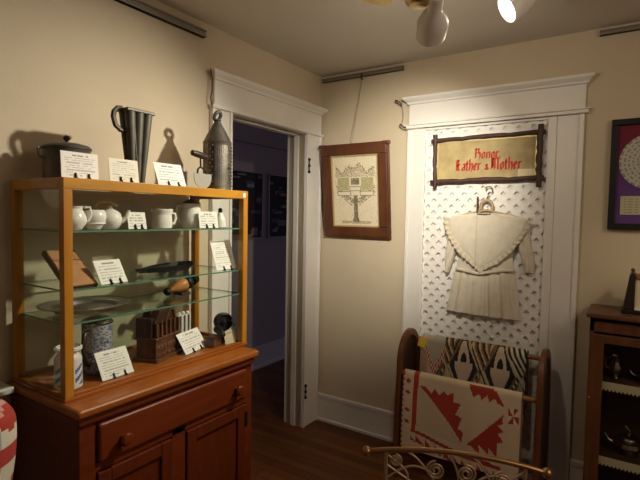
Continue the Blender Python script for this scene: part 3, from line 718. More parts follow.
def write(text, xs, zs, hgt, m, par, name, nib=.115, y=-.0415, wid=None):
    tot = sum(GL[c][0] for c in text); sx = (wid / tot) if wid else hgt
    mb = MB(); x = xs; nb = Vector((math.cos(.75), math.sin(.75)))
    for c in text:
        gw, strokes = GL[c]
        for s in strokes:
            for (a, b), (c2, d2) in zip(s[:-1], s[1:]):
                A = Vector((x + a * sx, zs + b * hgt)); B = Vector((x + c2 * sx, zs + d2 * hgt)); nn = nb * nib * hgt * .9
                if abs((B - A).normalized().cross(nb) if False else (B - A).x * nb.y - (B - A).y * nb.x) < 1e-5: nn = Vector((-nb.y, nb.x)) * nib * hgt * .4
                mb.prism([tuple(A - nn), tuple(A + nn), tuple(B + nn), tuple(B - nn)], (0, y, 0), (1, 0, 0), (0, 0, 1), (0, .002, 0))
        x += gw * sx
    return mb.build(name, m, par)
write('Honor,', 1.115, 1.853, .058, M['red'], SG, 'red_lettering', wid=.150)
write('Father', 1.005, 1.785, .066, M['red'], SG, 'red_lettering', wid=.148)
write('&', 1.174, 1.787, .050, M['red'], SG, 'red_lettering', wid=.028)
write('Mother', 1.208, 1.785, .068, M['red'], SG, 'red_lettering', wid=.168)
MB().box(1.358, 1.446, -.0465, -.044, 1.740, 1.782).build('small_card', M['note'], SG)

# disc award frame on the right
DF = root('framed_disc', 'black framed white disc on crimson and violet mat with plaque', 'framed disc', (2.06, -.02, 1.459))
gx0, gx1, gz0, gz1 = 1.798, 2.300, 1.459, 2.015
w = MB(); frame_boxes(w, gx0, gx1, gz0, gz1, .030, -.034, 0); w.build('frame', M['blackp'], DF, bevel=.003)
def mf2(u, v):
    a = (.21, .014, .045); b_ = (.13, .05, .24)
    t = min(1, max(0, (v - .12) / .5)); return tuple(a[i] + (b_[i] - a[i]) * t for i in range(3))
MB().grid(lambda u, v: (gx0 + .03 + u * (gx1 - gx0 - .06), -.012, gz1 - .03 - v * (gz1 - gz0 - .06)), 4, 40, mf2, flip=True).build('mat_board', M['print'], DF)
dc = Vector((1.975, -.014, 1.800)); n = 72
dm = MB(); radii = [.001, .014, .056, .065, .074, .083, .092, .101, .110, .119, .128, .139]
for i in range(len(radii) - 1):
    for k in range(n):
        a0, a1 = 2 * PI * k / n, 2 * PI * (k + 1) / n
        dm.col = (.62, .58, .54) if (i % 2 == 1 or (k * 7 + i * 3) % 5 < 2) else (.33, .30, .29)
        if i < 2: dm.col = (.50, .46, .46)
        vs = [dc + Vector((r * math.cos(a), 0, r * math.sin(a))) for r, a in ((radii[i], a0), (radii[i + 1], a0), (radii[i + 1], a1), (radii[i], a1))]
        dm.add(vs, [(0, 1, 2, 3)])
dm.build('disc', M['print'], DF, solid=.003)
def plf(u, v):
    if (v * 7) % 1 < .45 and .08 < v < .92 and .06 < u < .92 and int(u * 37) % 4: return (.30, .26, .16)
    return (.55, .50, .38)
MB().grid(lambda u, v: (1.850 + u * .245, -.016, 1.628 - v * .094), 60, 21, plf, flip=True).build('plaque', M['print'], DF, solid=.003)
w = MB().box(gx0 + .03, gx1 - .03, -.022, -.020, gz0 + .03, gz1 - .03).build('glass_pane', M['glass'], DF)

# ------------------------------------------------------------------ dress on a hanger
def lerp_rows(rows, z):
    for (a, b) in zip(rows[:-1], rows[1:]):
        if a[0] >= z >= b[0]:
            t = (a[0] - z) / (a[0] - b[0] + 1e-9); return [a[i] + (b[i] - a[i]) * t for i in range(len(a))]
    return rows[-1]
def puff(rows, nu, nv, yb, depth, rip=lambda u, z: 0):
    """closed cloth volume: rows of (z, left, right[, dz]); back on yb, front bulging toward the room"""
    mb = MB(); z1, z0 = rows[0][0], rows[-1][0]
    def fr(u, v):
        z = z1 + (z0 - z1) * v; r = lerp_rows(rows, z); x = r[1] + (r[2] - r[1]) * u
        e = (1 - abs(2 * u - 1) ** 4); dzz = (r[3] * (u - .5) if len(r) > 3 else 0)
        return (x, yb - .004 - depth * e * (.4 + .6 * min(1, v * 3 + .3)) - rip(u, v) * e, z + dzz)
    def bk(u, v):
        z = z1 + (z0 - z1) * v; r = lerp_rows(rows, z); dzz = (r[3] * (u - .5) if len(r) > 3 else 0)
        return (r[1] + (r[2] - r[1]) * u, yb, z + dzz)
    mb.grid(fr, nu, nv); mb.grid(bk, nu, nv, flip=True)
    o1 = 0; o2 = (nu + 1) * (nv + 1)
    for j in range(nv):
        for i in (0, nu): mb.face([o1 + j * (nu + 1) + i, o1 + (j + 1) * (nu + 1) + i, o2 + (j + 1) * (nu + 1) + i, o2 + j * (nu + 1) + i])
    for i in range(nu):
        for j in (0, nv): mb.face([o1 + j * (nu + 1) + i, o1 + j * (nu + 1) + i + 1, o2 + j * (nu + 1) + i + 1, o2 + j * (nu + 1) + i])
    return mb
DS = root('child_dress', 'ivory child dress with a wide lace-edged sailor collar hung on the lattice', 'dress', (1.19, -.05, .93))
yb = -.032
puff([(1.50, .985, 1.425), (1.40, 1.010, 1.385), (1.34, 1.035, 1.345), (1.25, 1.034, 1.350), (1.195, 1.028, 1.358)], 30, 20, yb, .022, lambda u, v: .002 * math.sin(u * 40)).build('bodice', M['cloth'], DS, smooth=60)
def rip(u, v): return (.008 * math.sin(u * 34 + 2.2 * math.sin(u * 7)) + .003 * math.sin(u * 71 + 2 * math.sin(u * 11))) * min(1, .45 + v)
sk = [(1.21, 1.020, 1.358, .02), (1.10, 1.000, 1.376, .01), (1.0, .986, 1.392, 0), (.935, .972, 1.404, -.008)]
puff(sk, 130, 16, yb, .030, rip).build('skirt', M['cloth'], DS, smooth=60)
for sd, rows in ((0, [(1.50, .974, 1.05), (1.40, .970, 1.045), (1.345, .964, 1.037), (1.25, .955, 1.010), (1.205, .957, .995), (1.172, .962, .985)]),
                 (1, [(1.50, 1.365, 1.430), (1.40, 1.362, 1.436), (1.345, 1.370, 1.445), (1.28, 1.392, 1.460), (1.235, 1.404, 1.464), (1.206, 1.410, 1.460)])):
    puff(rows, 14, 24, yb - .004, .020, lambda u, v: .0025 * math.sin(u * 18 + v * 9)).build('sleeve', M['cloth'], DS, smooth=60)
# collar: outline left / right edge as function of z
cl_rows = [(1.535, 1.140, 1.245), (1.522, 1.050, 1.345), (1.505, .974, 1.428), (1.44, .984, 1.404), (1.385, 1.010, 1.368), (1.335, 1.045, 1.332), (1.30, 1.075, 1.298), (1.265, 1.118, 1.262), (1.235, 1.152, 1.210), (1.212, 1.172, 1.182)]
puff(cl_rows, 40, 36, yb - .026, .010, lambda u, v: .0015 * math.sin(u * 25 + v * 6)).build('collar', M['cloth'], DS, smooth=60)
ed = MB(); pts = []
path = [(r[1], r[0]) for r in cl_rows[2:]] + [(r[2], r[0]) for r in cl_rows[2:]][::-1]
dense = []
for (a, b_) in zip(path[:-1], path[1:]):
    d_ = math.hypot(b_[0] - a[0], b_[1] - a[1]); k = max(1, int(d_ / .006))
    for i in range(k): dense.append((a[0] + (b_[0] - a[0]) * i / k, a[1] + (b_[1] - a[1]) * i / k))
nn = len(dense)
def lacept(u, v):
    i = min(nn - 1, int(u * (nn - 1))); x, z_ = dense[i]; cx_, cz_ = 1.19, 1.42
    dx, dz_ = x - cx_, z_ - cz_; l = math.hypot(dx, dz_)
    wv = .028 * v * (1 + .25 * abs(math.sin(i * .9)))
    return (x + dx / l * (wv - .008), yb - .030 - .010 * v * (1 + .6 * math.sin(i * 1.3)) - .004, z_ + dz_ / l * (wv - .008))
MB().grid(lacept, nn - 1, 4).build('lace_edging', M['lace'], DS, smooth=60, solid=.002)
MB().tube([(1.148, yb - .040, 1.530), (1.148, yb - .042, 1.40), (1.150, yb - .042, 1.235)], .0022, 6).build('placket_seam', M['lace'], DS)
MB().tube([(1.146, yb - .037, 1.528), (1.19, yb - .039, 1.526), (1.226, yb - .038, 1.528)], .004, 6).build('neck_binding', M['wire'], DS)
sb = MB().grid(lambda u, v: (1.03 + u * .326, yb - .026 - .003 * math.sin(v * PI) - .016 * math.sin(u * PI), 1.215 + .012 * (u - .5) - .05 * max(0, 1 - abs(u - .42) / .42) * .5 - v * .018), 24, 4)
sb.build('waistband', M['cloth'], DS, smooth=60, solid=.003)
HG = root('clothes_hanger', 'brown hanger with curved wire hook holding the ivory dress', 'hanger', (1.19, -.04, 1.55))
MB().tube(arc((1.205, -.045, 1.668), .020, PI * .95, -PI * .5, (1, 0, 0), (0, 0, 1), 12) + [(1.205, -.045, 1.64), (1.196, -.045, 1.615)], .0035, 8).build('hook', M['wire'], HG, smooth=60)
MB().tube([(1.164, -.045, 1.555)] + arc((1.196, -.045, 1.575), .032, PI, 0, (1, 0, 0), (0, 0, 1), 10) + [(1.228, -.045, 1.555)], .010, 8).build('yoke', M['hangw'], HG, smooth=60)
MB().tube([(.995, -.043, 1.500), (1.08, -.043, 1.525), (1.196, -.043, 1.552), (1.31, -.043, 1.525), (1.41, -.043, 1.500)], .007, 8).build('shoulder_bar', M['hangw'], HG, smooth=60)
MB().box(1.139, 1.149, -.055, -.045, 1.535, 1.630).build('strut', M['walnut'], HG, bevel=.002)

# ------------------------------------------------------------------ quilt rack and quilts
QR = root('quilt_rack', 'brown bentwood quilt rack with arched ends in front of the lattice panel', 'quilt rack', (1.2, -.22, 0))
XL, XR = .815, 1.560
def rack_end(x):
    P = [(x, -.385, 0), (x, -.375, .35), (x, -.355, .62)] + [(x, -.225 - .13 * math.cos(a), .66 + .155 * math.sin(a)) for a in [PI * i / 14 for i in range(15)]] + [(x, -.092, .62), (x, -.080, .35), (x, -.072, 0)]
    w = MB(); N = len(P)
    ring = []
    for i, p_ in enumerate(P):
        a = Vector(P[max(0, i - 1)]); b_ = Vector(P[min(N - 1, i + 1)]); t = (b_ - a).normalized(); nrm = Vector((0, -t.z, t.y))
        p_ = Vector(p_); tt = .021
        ring.append([p_ + nrm * tt + Vector((-.014, 0, 0)), p_ + nrm * tt + Vector((.014, 0, 0)), p_ - nrm * tt + Vector((.014, 0, 0)), p_ - nrm * tt + Vector((-.014, 0, 0))])
    vs = [v for r in ring for v in r]
    fs = [(i * 4 + k, i * 4 + (k + 1) % 4, (i + 1) * 4 + (k + 1) % 4, (i + 1) * 4 + k) for i in range(N - 1) for k in range(4)] + [(3, 2, 1, 0), ((N - 1) * 4, (N - 1) * 4 + 1, (N - 1) * 4 + 2, (N - 1) * 4 + 3)]
    w.add(vs, fs); w.build('end_frame', M['rack'], QR, smooth=35, bevel=.005)
rack_end(XL); rack_end(XR)
for x in (XL, XR):
    P = [(-.362, .10), (-.355, .35), (-.338, .62)] + [(-.225 - .113 * math.cos(a), .66 + .136 * math.sin(a)) for a in [PI * i / 14 for i in range(15)]] + [(-.110, .62), (-.098, .35), (-.092, .10)]
    MB().prism(P, (x - .004, 0, 0), (0, 1, 0), (0, 0, 1), (.008, 0, 0)).build('end_panel', M['bankd'], QR)
RB = (-.110, .752); RF = (-.345, .600)
for (y_, z_) in (RB, RF, (-.225, .18)):
    MB().tube([(XL - .004, y_, z_), (XR + .004, y_, z_)], .014, 12).build('rail', M['rackrail'], QR, smooth=50)
RED = (.36, .045, .03); CRM = (.62, .50, .36); CRM2 = (.55, .44, .32)
whtri = [(.116, .157), (.121, .846), (.503, .785)]
redA = [(.148, .182), (.501, .762), (.509, .616), (.462, .606), (.495, .454), (.438, .437), (.477, .292), (.415, .296), (.415, .167), (.366, .229), (.341, .174), (.305, .246), (.271, .184), (.245, .263), (.2, .186)]
topred = [(.54, .027), (.787, .037), (.872, .194), (.81, .183), (.776, .126), (.733, .186), (.707, .107), (.662, .178), (.639, .108), (.587, .166)]
lowred = [(.547, .749), (.876, .274), (.855, .351), (.873, .393), (.823, .432), (.878, .487), (.821, .527), (.878, .606), (.818, .647), (.818, .814), (.746, .725), (.744, .811), (.653, .718), (.659, .826), (.587, .761)]
apex = [(.875, .262), (.935, .215), (.965, .30), (.905, .34)]
def redpat(u, v):
    if v < 0: v = -v * .6
    v = v * (1.03 + .17 * max(0, (.5 - u) / .4))
    if .15 < u < .90: u = u - .045 * math.sin(PI * (u - .15) / .75)
    if inpoly(u, v, redA) or inpoly(u, v, topred) or inpoly(u, v, lowred): return RED
    if .905 < u < .985 and .19 < v < .38:
        a = (u - .945) / .04; b_ = (v - .285) / .095
        if (a * b_ > 0) == (abs(a) > abs(b_)): return RED
        return (.68, .58, .45)
    if u < .012: return RED if int(v * 24) % 2 else CRM
    if u < .096:
        for q in (.16, .33, .60, .78):
            if abs(v - q) < .035 and abs(u - .052) < .026 * (1 - abs(v - q) / .035) + .003: return RED
        return CRM
    if 0.100 < u < .146 - .012 * v and v < .90: return RED
    if .855 + .06 * u < v < .905 + .06 * u and .07 < u < .86: return RED
    if v > .935 + .05 * u and u < .86:
        a = (u * 14) % 1; b_ = (v - .935 - .05 * u) / .10
        if 0 < b_ < 1 and b_ > a: return RED
    if inpoly(u, v, whtri): return CRM2
    return CRM
def quilt(name, label, rail, x0, x1, drop_f, drop_b, pat, nu, nv, thick=.007, skew=.0, side=None, bulge=.03):
    r = root(name, label, 'quilt', ((x0 + x1) / 2, rail[0], rail[1] - drop_f), 0, 'quilts folded over the rack')
    R_ = .0185; tot = drop_f + PI * R_ + drop_b
    def fn(u, v, off=0):
        s = v * tot; x = x0 + (x1 - x0) * u; RR = R_ + off
        wob = .004 * math.sin(u * 9 + 1) + .003 * math.sin(u * 23)
        if s < drop_b: y_, z_ = rail[0] + RR, rail[1] - (drop_b - s)
        elif s < drop_b + PI * R_:
            a = (s - drop_b) / R_; y_, z_ = rail[0] + RR * math.cos(a), rail[1] + RR * math.sin(a)
        else:
            t = s - drop_b - PI * R_; y_, z_ = rail[0] - RR - bulge * math.sin(min(1, t / drop_f) * PI * .5) * .6 - wob * min(1, t / .1), rail[1] - t
        return (x, y_, z_)
    def cf(u, v):
        s = v * tot; vv = (s - drop_b - PI * R_ * .5) / (drop_f + PI * R_ * .5); return pat(u, vv)
    m = MB(); m.grid(lambda u, v: fn(u, v, thick), nu, nv, cf)
    m.grid(lambda u, v: fn(u, v, 0), nu, nv, lambda u, v: CRM2, flip=True)
    o2 = (nu + 1) * (nv + 1)
    m.col = side or RED
    for j in range(nv):
        for i in (0, nu):
            a, b_ = j * (nu + 1) + i, (j + 1) * (nu + 1) + i; m.face([a, b_, o2 + b_, o2 + a])
    for i in range(nu):
        for j in (0, nv):
            a = j * (nu + 1) + i; m.face([a, a + 1, o2 + a + 1, o2 + a])
    m.build('patchwork', M['pat'], r, smooth=50)
    return r
quilt('red_white_quilt', 'red and cream feathered-star quilt over the front rail of the rack', RF, .846, 1.480, .418, .38, redpat, 150, 130)
NAV = (.022, .024, .032); PNK = (.56, .42, .34); BRN = (.20, .12, .07); STR = (.55, .42, .20)
def bask(u, v):
    x = u * .600; y_ = v * .17 - .004
    # left end: gingham V and peach patches
    if x < .150:
        a = abs(x - .092) * 1.05
        if x > .02 and abs((y_ - (.088 - a)) ) < .016:
            return RED if (int(x / .0085) + int(y_ / .0085)) % 2 else (.62, .52, .40)
        if y_ < .085 - a: return (.40, .36, .27)
        if y_ > .095 and x > .015: return (.42, .22, .14) if x < .12 else NAV
        if x < .05: return (.46, .31, .2)
    cell = .205
    for row, (oy, ox) in enumerate(((.062, .262), (.062 + cell / 2, .1595))):
        k = round((x - ox) / cell); cx_ = ox + k * cell
        dx, dy = x - cx_, y_ - oy
        if .082 < abs(dx) + abs(dy) < .094: return (.50, .42, .30) if dx * dy < 0 else BRN
        if abs(dx) + abs(dy) < .094:
            if -.012 < dy < .055 and abs(dx) < .052 - max(0, dy) * .75: return PNK
            if dy <= -.008:
                rr_ = math.hypot(dx / .034, (dy + .008) / .056)
                if .55 < rr_ < 1.0: return CRM if row == 0 else (.30, .05, .06)
                if rr_ <= .55: return NAV if row == 0 else PNK
                return NAV if row == 0 else (.44, .37, .26)
            if dy > .060 and abs(dx) < .030 - (dy - .06): return (.42, .30, .24)
            return NAV
    # sashing stripes between the blocks
    q = (x + y_) if ((x * 4.9) % 1) < .5 else (x - y_)
    if x > .50: q = x * .8 - y_ ; return (.62, .55, .42) if int((q + 2) / .011) % 2 else NAV
    return STR if int((q + 2) / .012) % 3 == 0 else (BRN if int((q + 2) / .012) % 3 == 1 else NAV)
quilt('basket_quilt', 'dark patchwork quilt of pieced baskets over the back rail of the rack', RB, .860, 1.458, .34, .30, bask, 170, 110, thick=.018, side=NAV)
# yellow scrap tied at the left end of the back rail
ys = MB().prism([(-.004, -.030), (.040, -.045), (.062, .000), (.056, .030), (.030, .018), (.006, .012)], (.845, -.158, .752), (1, 0, .05), (0, 0, 1), (0, -.004, 0))
tag(ys.build('yellow_tag', M['yellow'], bevel=.001), 'bright yellow paper tag at the left end of the basket quilt', 'tag')

# ------------------------------------------------------------------ brass scrollwork chair in front
A = Vector((1.205, -1.500, .722)); B = Vector((1.712, -1.305, .722))
e = (B - A); Lb = e.length; e.normalize(); up = Vector((0, 0, 1)); nb_ = e.cross(up)
BC = root('brass_chair', 'brass scrollwork chair with arched top rail and ball finials at the bottom edge', 'chair', tuple((A + B) / 2 + Vector((0, 0, -.722)) - nb_ * .15))
def bp(s, h): return A + e * (s * Lb) + up * h
bar = [bp(i / 24, .030 * math.sin(PI * i / 24) ** .8 if 0 < i < 24 else 0) for i in range(25)]
MB().tube(bar, .0085, 12).build('top_rail', M['brass'], BC, smooth=60)
for s in (-.012, 1.012): MB().sphere(bp(s, 0), .0165, 16).build('ball_finial', M['brass'], BC, smooth=60)
for s in (.105, .895):
    MB().tube([bp(s, .012), bp(s, -.28), bp(s, -.722)], .007, 10).build('back_leg', M['brassl'], BC, smooth=60)
def spiral(s, h, r, turns=2.2, hand=1, tail=None):
    P = []
    for i in range(46):
        t = i / 45; a = hand * 2 * PI * turns * t + PI / 2; rr_ = r * (1 - .8 * t)
        P.append(bp(s, h) + e * (rr_ * math.cos(a)) + up * (rr_ * math.sin(a)))
    return MB().tube(P, .0036, 7)
sc = []
for s, h, r, hd in ((.40, -.035, .030, 1), (.575, -.035, .030, -1), (.775, -.045, .030, 1), (.165, -.018, .020, -1), (.30, -.16, .034, 1), (.69, -.16, .034, -1), (.50, -.15, .03, 1)):
    spiral(s, h, r, 2.4, hd).build('scroll', M['brassl'], BC, smooth=60)
def arcw(pts): MB().tube(pts, .0036, 7).build('scroll', M['brassl'], BC, smooth=60)
arcw([bp(.105 + .29 * t, -.085 + .055 * math.sin(PI * t * .8)) for t in [i / 14 for i in range(15)]])
arcw([bp(.12 + .0 + .12 * math.sin(PI * t), -.005 - .13 * t) for t in [i / 14 for i in range(15)]])
arcw([bp(.105 + .32 * t, -.035 - .10 * t) for t in [i / 6 for i in range(7)]])
arcw([bp(.24 + .16 * t, .012 - .09 * t ** 1.5) for t in [i / 10 for i in range(11)]])
arcw([bp(.48 + .05 * math.sin(PI * t), .020 - .16 * t) for t in [i / 10 for i in range(11)]])
arcw([bp(.895 - .25 * t, -.085 + .055 * math.sin(PI * t * .8)) for t in [i / 14 for i in range(15)]])
arcw([bp(.62 + .13 * t, .018 - .11 * t ** 1.4) for t in [i / 10 for i in range(11)]])
arcw([bp(.895 - .10 * math.sin(PI * t), -.005 - .13 * t) for t in [i / 14 for i in range(15)]])
MB().tube([bp(.105, -.22), bp(.895, -.22)], .006, 8).build('lower_rail', M['brassl'], BC, smooth=60)
for s in (.105, .895):
    q0 = bp(s, -.722) - nb_ * .33 * 1; MB().tube([q0, q0 + up * .44], .008, 10).build('front_leg', M['brassl'], BC, smooth=60)
c0, c1 = bp(.09, -.36), bp(.91, -.36)
st = MB(); vs = [c0, c1, c1 - nb_ * .35, c0 - nb_ * .35]; st.add([v + up * h for h in (0, .04) for v in vs], [(3, 2, 1, 0), (4, 5, 6, 7)] + [(k, (k + 1) % 4, 4 + (k + 1) % 4, 4 + k) for k in range(4)])
st.build('seat', M['cloth'], BC, bevel=.012)

# ------------------------------------------------------------------ quilt at the far left
def lq(u, v):
    v = v * 1.75
    if v < .10: return RED if (int(u * 40) + int(v * 60)) % 3 else (.50, .28, .22)
    if v < .36:
        a = abs(((u * 3.1) % 1) - .5) * 2
        if v > .10 + .10 * a and v < .30 - .06 * a:
            if abs(a - .5) < .22 and .17 < v < .27: return (.30, .32, .42)
            return (.60, .54, .44)
        if v < .10 + .10 * a: return RED
        return (.58, .52, .42) if v < .27 else RED
    return RED if int(v * 9 + u * 3) % 2 else (.56, .5, .4)
ql = MB(); qx, qy0, qy1, qz = .43, -2.95, -2.246, .992
def qpt(u, v, sgn=1):
    z_ = qz * (1 - v); ytop = qy1 - .055 * (1 - min(1, v / .09)) ** 2 + .012 * math.sin(v * 12)
    y_ = qy0 + (ytop - qy0) * u
    t = .075 * min(1, (v / .07) ** .5 if v > 0 else 0) * (1 - (abs(2 * u - 1)) ** 6) + .004 * math.sin(u * 20 + v * 5)
    return (qx + sgn * (t + .004), y_, max(.001, z_))
ql.grid(lambda u, v: qpt(u, v, 1), 60, 80, lambda u, v: lq(u, v)); ql.grid(lambda u, v: qpt(u, v, -1), 60, 80, lambda u, v: lq(u, v), flip=True)
tag(ql.build('draped_quilt', M['pat'], smooth=60), 'red, white and blue quilt draped beside the left end of the dresser', 'quilt')

# ------------------------------------------------------------------ right-hand cabinet
CB = root('curio_cabinet', 'dark oak cabinet with glass door and lace-edged shelves at the right edge', 'cabinet', (2.05, -.17, 0))
kx0, kx1, ky0, ky1, kz = 1.757, 2.330, -.300, -.022, 1.043
MB().box(kx0 - .016, kx1 + .016, ky0 - .026, ky1, kz, kz + .022).build('top_board', M['cab'], CB, bevel=.005)
w = MB(); w.box(kx0, kx0 + .02, ky0, ky1, .0, kz); w.box(kx1 - .02, kx1, ky0, ky1, .0, kz); w.box(kx0, kx1, ky0, ky1, .04, .06)
w.box(kx0, kx1, ky0, ky0 + .02, .975, kz); w.box(kx0, kx1, ky0, ky0 + .02, 0, .07); w.box(kx0, kx1, ky0, ky1, kz - .02, kz)
w.build('carcass', M['cab'], CB, bevel=.002)
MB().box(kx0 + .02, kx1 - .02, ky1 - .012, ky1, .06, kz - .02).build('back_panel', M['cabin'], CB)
w = MB(); dz0, dz1 = .075, .968; s = .062
w.box(kx0 + .002, kx0 + s, ky0 - .020, ky0, dz0, dz1); w.box(kx1 - s, kx1 - .002, ky0 - .020, ky0, dz0, dz1); w.box(kx0 + s, kx1 - s, ky0 - .020, ky0, dz1 - .040, dz1); w.box(kx0 + s, kx1 - s, ky0 - .020, ky0, dz0, dz0 + .05)
dr = w.build('door_frame', M['cab'], CB, bevel=.003)
MB().box(kx0 + s, kx1 - s, ky0 - .011, ky0 - .008, dz0 + .05, dz1 - .040).build('glass_pane', M['glass'], dr)
MB().sphere((kx0 + .010, ky0 - .022, .66), .007).build('hinge_pin', M['brass'], dr, smooth=60)
for z_ in (.735, .372):
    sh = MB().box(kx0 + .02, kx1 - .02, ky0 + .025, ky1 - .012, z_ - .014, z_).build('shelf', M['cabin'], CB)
    pts = []; n = 34; a0 = kx0 + .022; wd = kx1 - kx0 - .044
    poly = [(0, 0)] + [(0, 0)][:0]
    lower = []
    for k in range(n):
        for q in range(4): lower.append((wd * (k + q / 4) / n, -.030 - .012 * math.sin(PI * q / 4)))
    lower.append((wd, -.030))
    MB().prism([(wd, .002), (0, .002)] + lower, (a0, ky0 + .022, z_), (1, 0, 0), (0, 0, 1), (0, .002, 0)).build('lace_trim', M['lacec'], sh)

def silver_pot(cx_, cy_, z_, sc_, label, lidded=True, nm='silver_teapot', cat='teapot'):
    r = root(nm, label, cat, (cx_, cy_, z_)); c = Vector((cx_, cy_, z_)); k = sc_
    MB().lathe([(.045 * k, 0), (.050 * k, .006 * k), (.030 * k, .014 * k), (.055 * k, .030 * k), (.078 * k, .055 * k), (.074 * k, .078 * k), (.050 * k, .092 * k), (.046 * k, .098 * k)] + ([] if lidded else [(.042 * k, .098 * k), (.04 * k, .06 * k), (.001, .05 * k)]), c, 28).build('body', M['silver'], r, smooth=40)
    if lidded:
        l = MB().lathe([(.048 * k, .098 * k), (.040 * k, .106 * k), (.018 * k, .112 * k), (.001, .114 * k)], c, 24).build('lid', M['silver'], r, smooth=40)
        MB().tube([c + Vector((.0, 0, .112 * k)), c + Vector((.004, 0, .135 * k)), c + Vector((-.02 * k, 0, .160 * k))], [.008 * k, .007 * k, .004 * k], 8).build('finial', M['silver'], l, smooth=60)
    MB().tube([c + Vector((-.070 * k, 0, .050 * k)), c + Vector((-.100 * k, 0, .062 * k)), c + Vector((-.118 * k, 0, .095 * k))], [.014 * k, .010 * k, .007 * k], 10).build('spout', M['silver'], r, smooth=60)
    MB().tube([c + Vector((.060 * k, 0, .085 * k)), c + Vector((.105 * k, 0, .105 * k)), c + Vector((.120 * k, 0, .065 * k)), c + Vector((.072 * k, 0, .040 * k))], .006 * k, 8).build('handle', M['silver'], r, smooth=60)
silver_pot(1.935, -.175, .3725, .85, 'silver teapot with raised finial on the lower cabinet shelf')
silver_pot(1.990, -.18, .7355, .55, 'small silver bowl pot at the right of the upper cabinet shelf', False, 'silver_sugar_bowl', 'sugar bowl')
CR = root('silver_creamer', 'tall tarnished silver creamer on the left of the upper cabinet shelf', 'creamer', (1.868, -.18, .7355))
c = Vector((1.868, -.18, .7355))
MB().lathe([(.022, 0), (.026, .004), (.012, .014), (.026, .034), (.030, .052), (.018, .078), (.020, .096), (.030, .110), (.026, .110), (.014, .08), (.001, .05)], c, 22).build('body', M['silver'], CR, smooth=40)
MB().tube([c + Vector((-.024, 0, .10)), c + Vector((-.046, 0, .092)), c + Vector((-.042, 0, .05)), c + Vector((-.026, 0, .045))], .004, 8).build('handle', M['silver'], CR, smooth=60)

# object on the cabinet top
MC = root('bracket_stand', 'dark tapered wooden stand with yellow panel on top of the oak cabinet', 'stand', (1.99, -.17, kz + .022))
zb = kz + .022
MB().box(1.878, 2.10, -.235, -.10, zb, zb + .018).build('base', M['blackp'], MC, bevel=.004)
MB().prism([(.0, .018), (.046, .018), (.046, .190), (.034, .200), (.022, .180)], (1.884, -.225, zb), (1, 0, 0), (0, 0, 1), (0, .10, 0)).build('side_post', M['brownh'], MC, bevel=.004)
MB().prism([(.0, .018), (-.055, .018), (-.055, .190), (-.030, .200), (-.018, .180)], (2.085, -.225, zb), (1, 0, 0), (0, 0, 1), (0, .10, 0)).build('side_post', M['brownh'], MC, bevel=.004)
MB().box(1.930, 2.030, -.205, -.190, zb + .030, zb + .165).build('yellow_panel', M['note'], MC, bevel=.002)
MB().box(1.928, 2.032, -.215, -.150, zb + .165, zb + .188).build('cross_bar', M['rackrail'], MC, bevel=.004)
MB().box(1.930, 2.030, -.222, -.150, zb + .018, zb + .030).build('sill', M['china'], MC, bevel=.002)
MB().sphere((1.918, -.18, zb + .204), .009).build('knob', M['walnut'], MC, smooth=60)

# ------------------------------------------------------------------ ceiling fan with spot heads
FH = Vector((1.290, -1.385, 2.262))
FAN = root('ceiling_fan', 'ceiling fan with brass hub, pale wood blades and white spot lamp heads', 'ceiling fan', tuple(FH + Vector((0, 0, .233))))
MB().lathe([(.001, -.072), (.030, -.070), (.042, -.058), (.046, -.040), (.058, -.030), (.066, -.012), (.066, .030), (.045, .045), (.045, .10), (.10, .115), (.115, .13), (.115, .19), (.08, .205), (.062, .233)], FH, 32).build('hub', M['fanb'], FAN, smooth=40)
for k in range(4):
    a = .75 + k * PI / 2; dd = Vector((math.cos(a), math.sin(a), 0)); ss = Vector((-dd.y, dd.x, 0))
    bl = MB(); vs = []
    prof = [(.085, .018), (.14, .024), (.16, .055), (.50, .066), (.54, .050), (.545, 0)]
    out = [(l, w_) for l, w_ in prof] + [(l, -w_) for l, w_ in prof[:-1][::-1]]
    bl.prism(out, FH + Vector((0, 0, .166)), dd, ss + Vector((0, 0, .10)), (0, 0, .008))
    bl.build('blade', M['bladew'], FAN, bevel=.002)
def spot_head(mouth, axis, arm, R=.058, L=.125):
    mouth = Vector(mouth); ax_ = Vector(axis).normalized(); back = mouth - ax_ * L
    prof = [(.020, -.055), (.022, -.050), (.022, .0), (.026, .010), (.040, .030), (.052, .060), (R, .095), (R, .118), (R - .004, L), (R - .007, L - .002), (R - .007, .095), (.045, .06), (.030, .03), (.001, .022)]
    sh_ = MB().lathe(prof, back, 32, ax_).build('lamp_shade', M['shade'], FAN, smooth=40)
    MB().lathe([(.001, L - .020), (.030, L - .021), (R - .009, L - .030), (R - .014, L - .05), (.001, L - .055)], back, 24, ax_).build('bulb', M['bulb'], sh_, smooth=50)
    MB().tube([back - ax_ * .045] + [Vector(p_) for p_ in arm], .009, 8).build('lamp_arm', M['shade'], FAN, smooth=60)
    return mouth, ax_
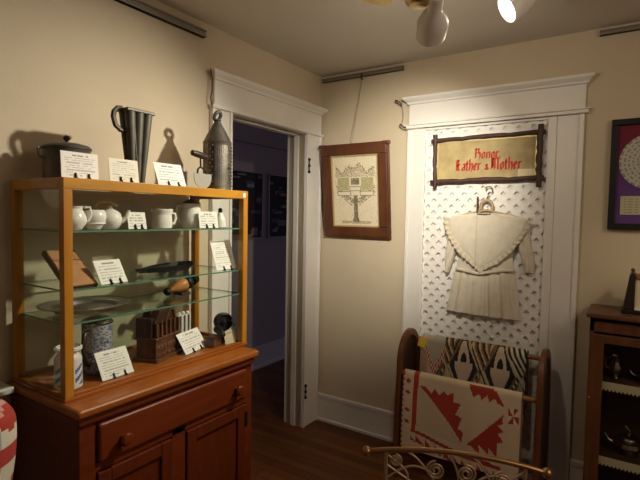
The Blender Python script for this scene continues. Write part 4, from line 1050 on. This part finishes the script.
mB, aB = spot_head((1.303, -1.298, 2.126), (-.64, 1.30, -.50), [(1.385, -1.455, 2.19), (1.36, -1.44, 2.23), FH + Vector((.03, -.03, -.01))], R=.050, L=.115)
mA, aA = spot_head((1.465, -.936, 2.306), (-1.12, -.68, -.86), [(1.57, -.86, 2.38), (1.54, -.92, 2.44), (1.42, -1.20, 2.40), FH + Vector((.05, .06, .02))])


def spot(name, loc, d, watts, ang, blend, rad, col=(1, .92, .75)):
    l = bpy.data.lights.new(name, 'SPOT'); l.energy = watts; l.spot_size = math.radians(ang); l.spot_blend = blend; l.shadow_soft_size = rad; l.color = col
    o = bpy.data.objects.new(name, l); COL.objects.link(o); o.location = loc; o.rotation_euler = Vector(d).to_track_quat('-Z', 'Y').to_euler()
    return o
spot('spot_light_case', mA - aA * .008, aA, 118, 84, 1, .03)
spot('spot_light_lattice', mB - aB * .008, aB, 108, 66, 1, .03)
spot('spot_light_lattice_spill', mB - aB * .008, aB, 11.5, 165, .9, .03, (1, .84, .62))
l = bpy.data.lights.new('room_fill', 'POINT'); l.energy = 24; l.color = (1, .82, .60); l.shadow_soft_size = .45  # soft fill added out of view to the right, no fixture behind it
o = bpy.data.objects.new('room_fill', l); COL.objects.link(o); o.location = (3.1, -1.75, 2.2)

spot('spot_light_cabinet', (2.75, -1.2, 2.3), (-.50, 1.2, -.98), 24, 40, 1, .05, (1, .84, .58))
l = bpy.data.lights.new('hall_fill', 'POINT'); l.energy = 1.6; l.color = (1, .86, .88); l.shadow_soft_size = .15  # weak fill added to lift the dark hall, not an actual lamp
o = bpy.data.objects.new('hall_fill', l); COL.objects.link(o); o.location = (-.55, -1.3, 2.2)
wd = bpy.data.worlds.new('world'); S.world = wd; wd.use_nodes = True
wd.node_tree.nodes['Background'].inputs['Color'].default_value = (.50, .47, .70, 1)
wd.node_tree.nodes['Background'].inputs['Strength'].default_value = .21

vs_ = S.view_settings
vs_.view_transform = 'Standard'; vs_.look = 'None'; vs_.gamma = 1; vs_.exposure = 0; vs_.use_curve_mapping = False
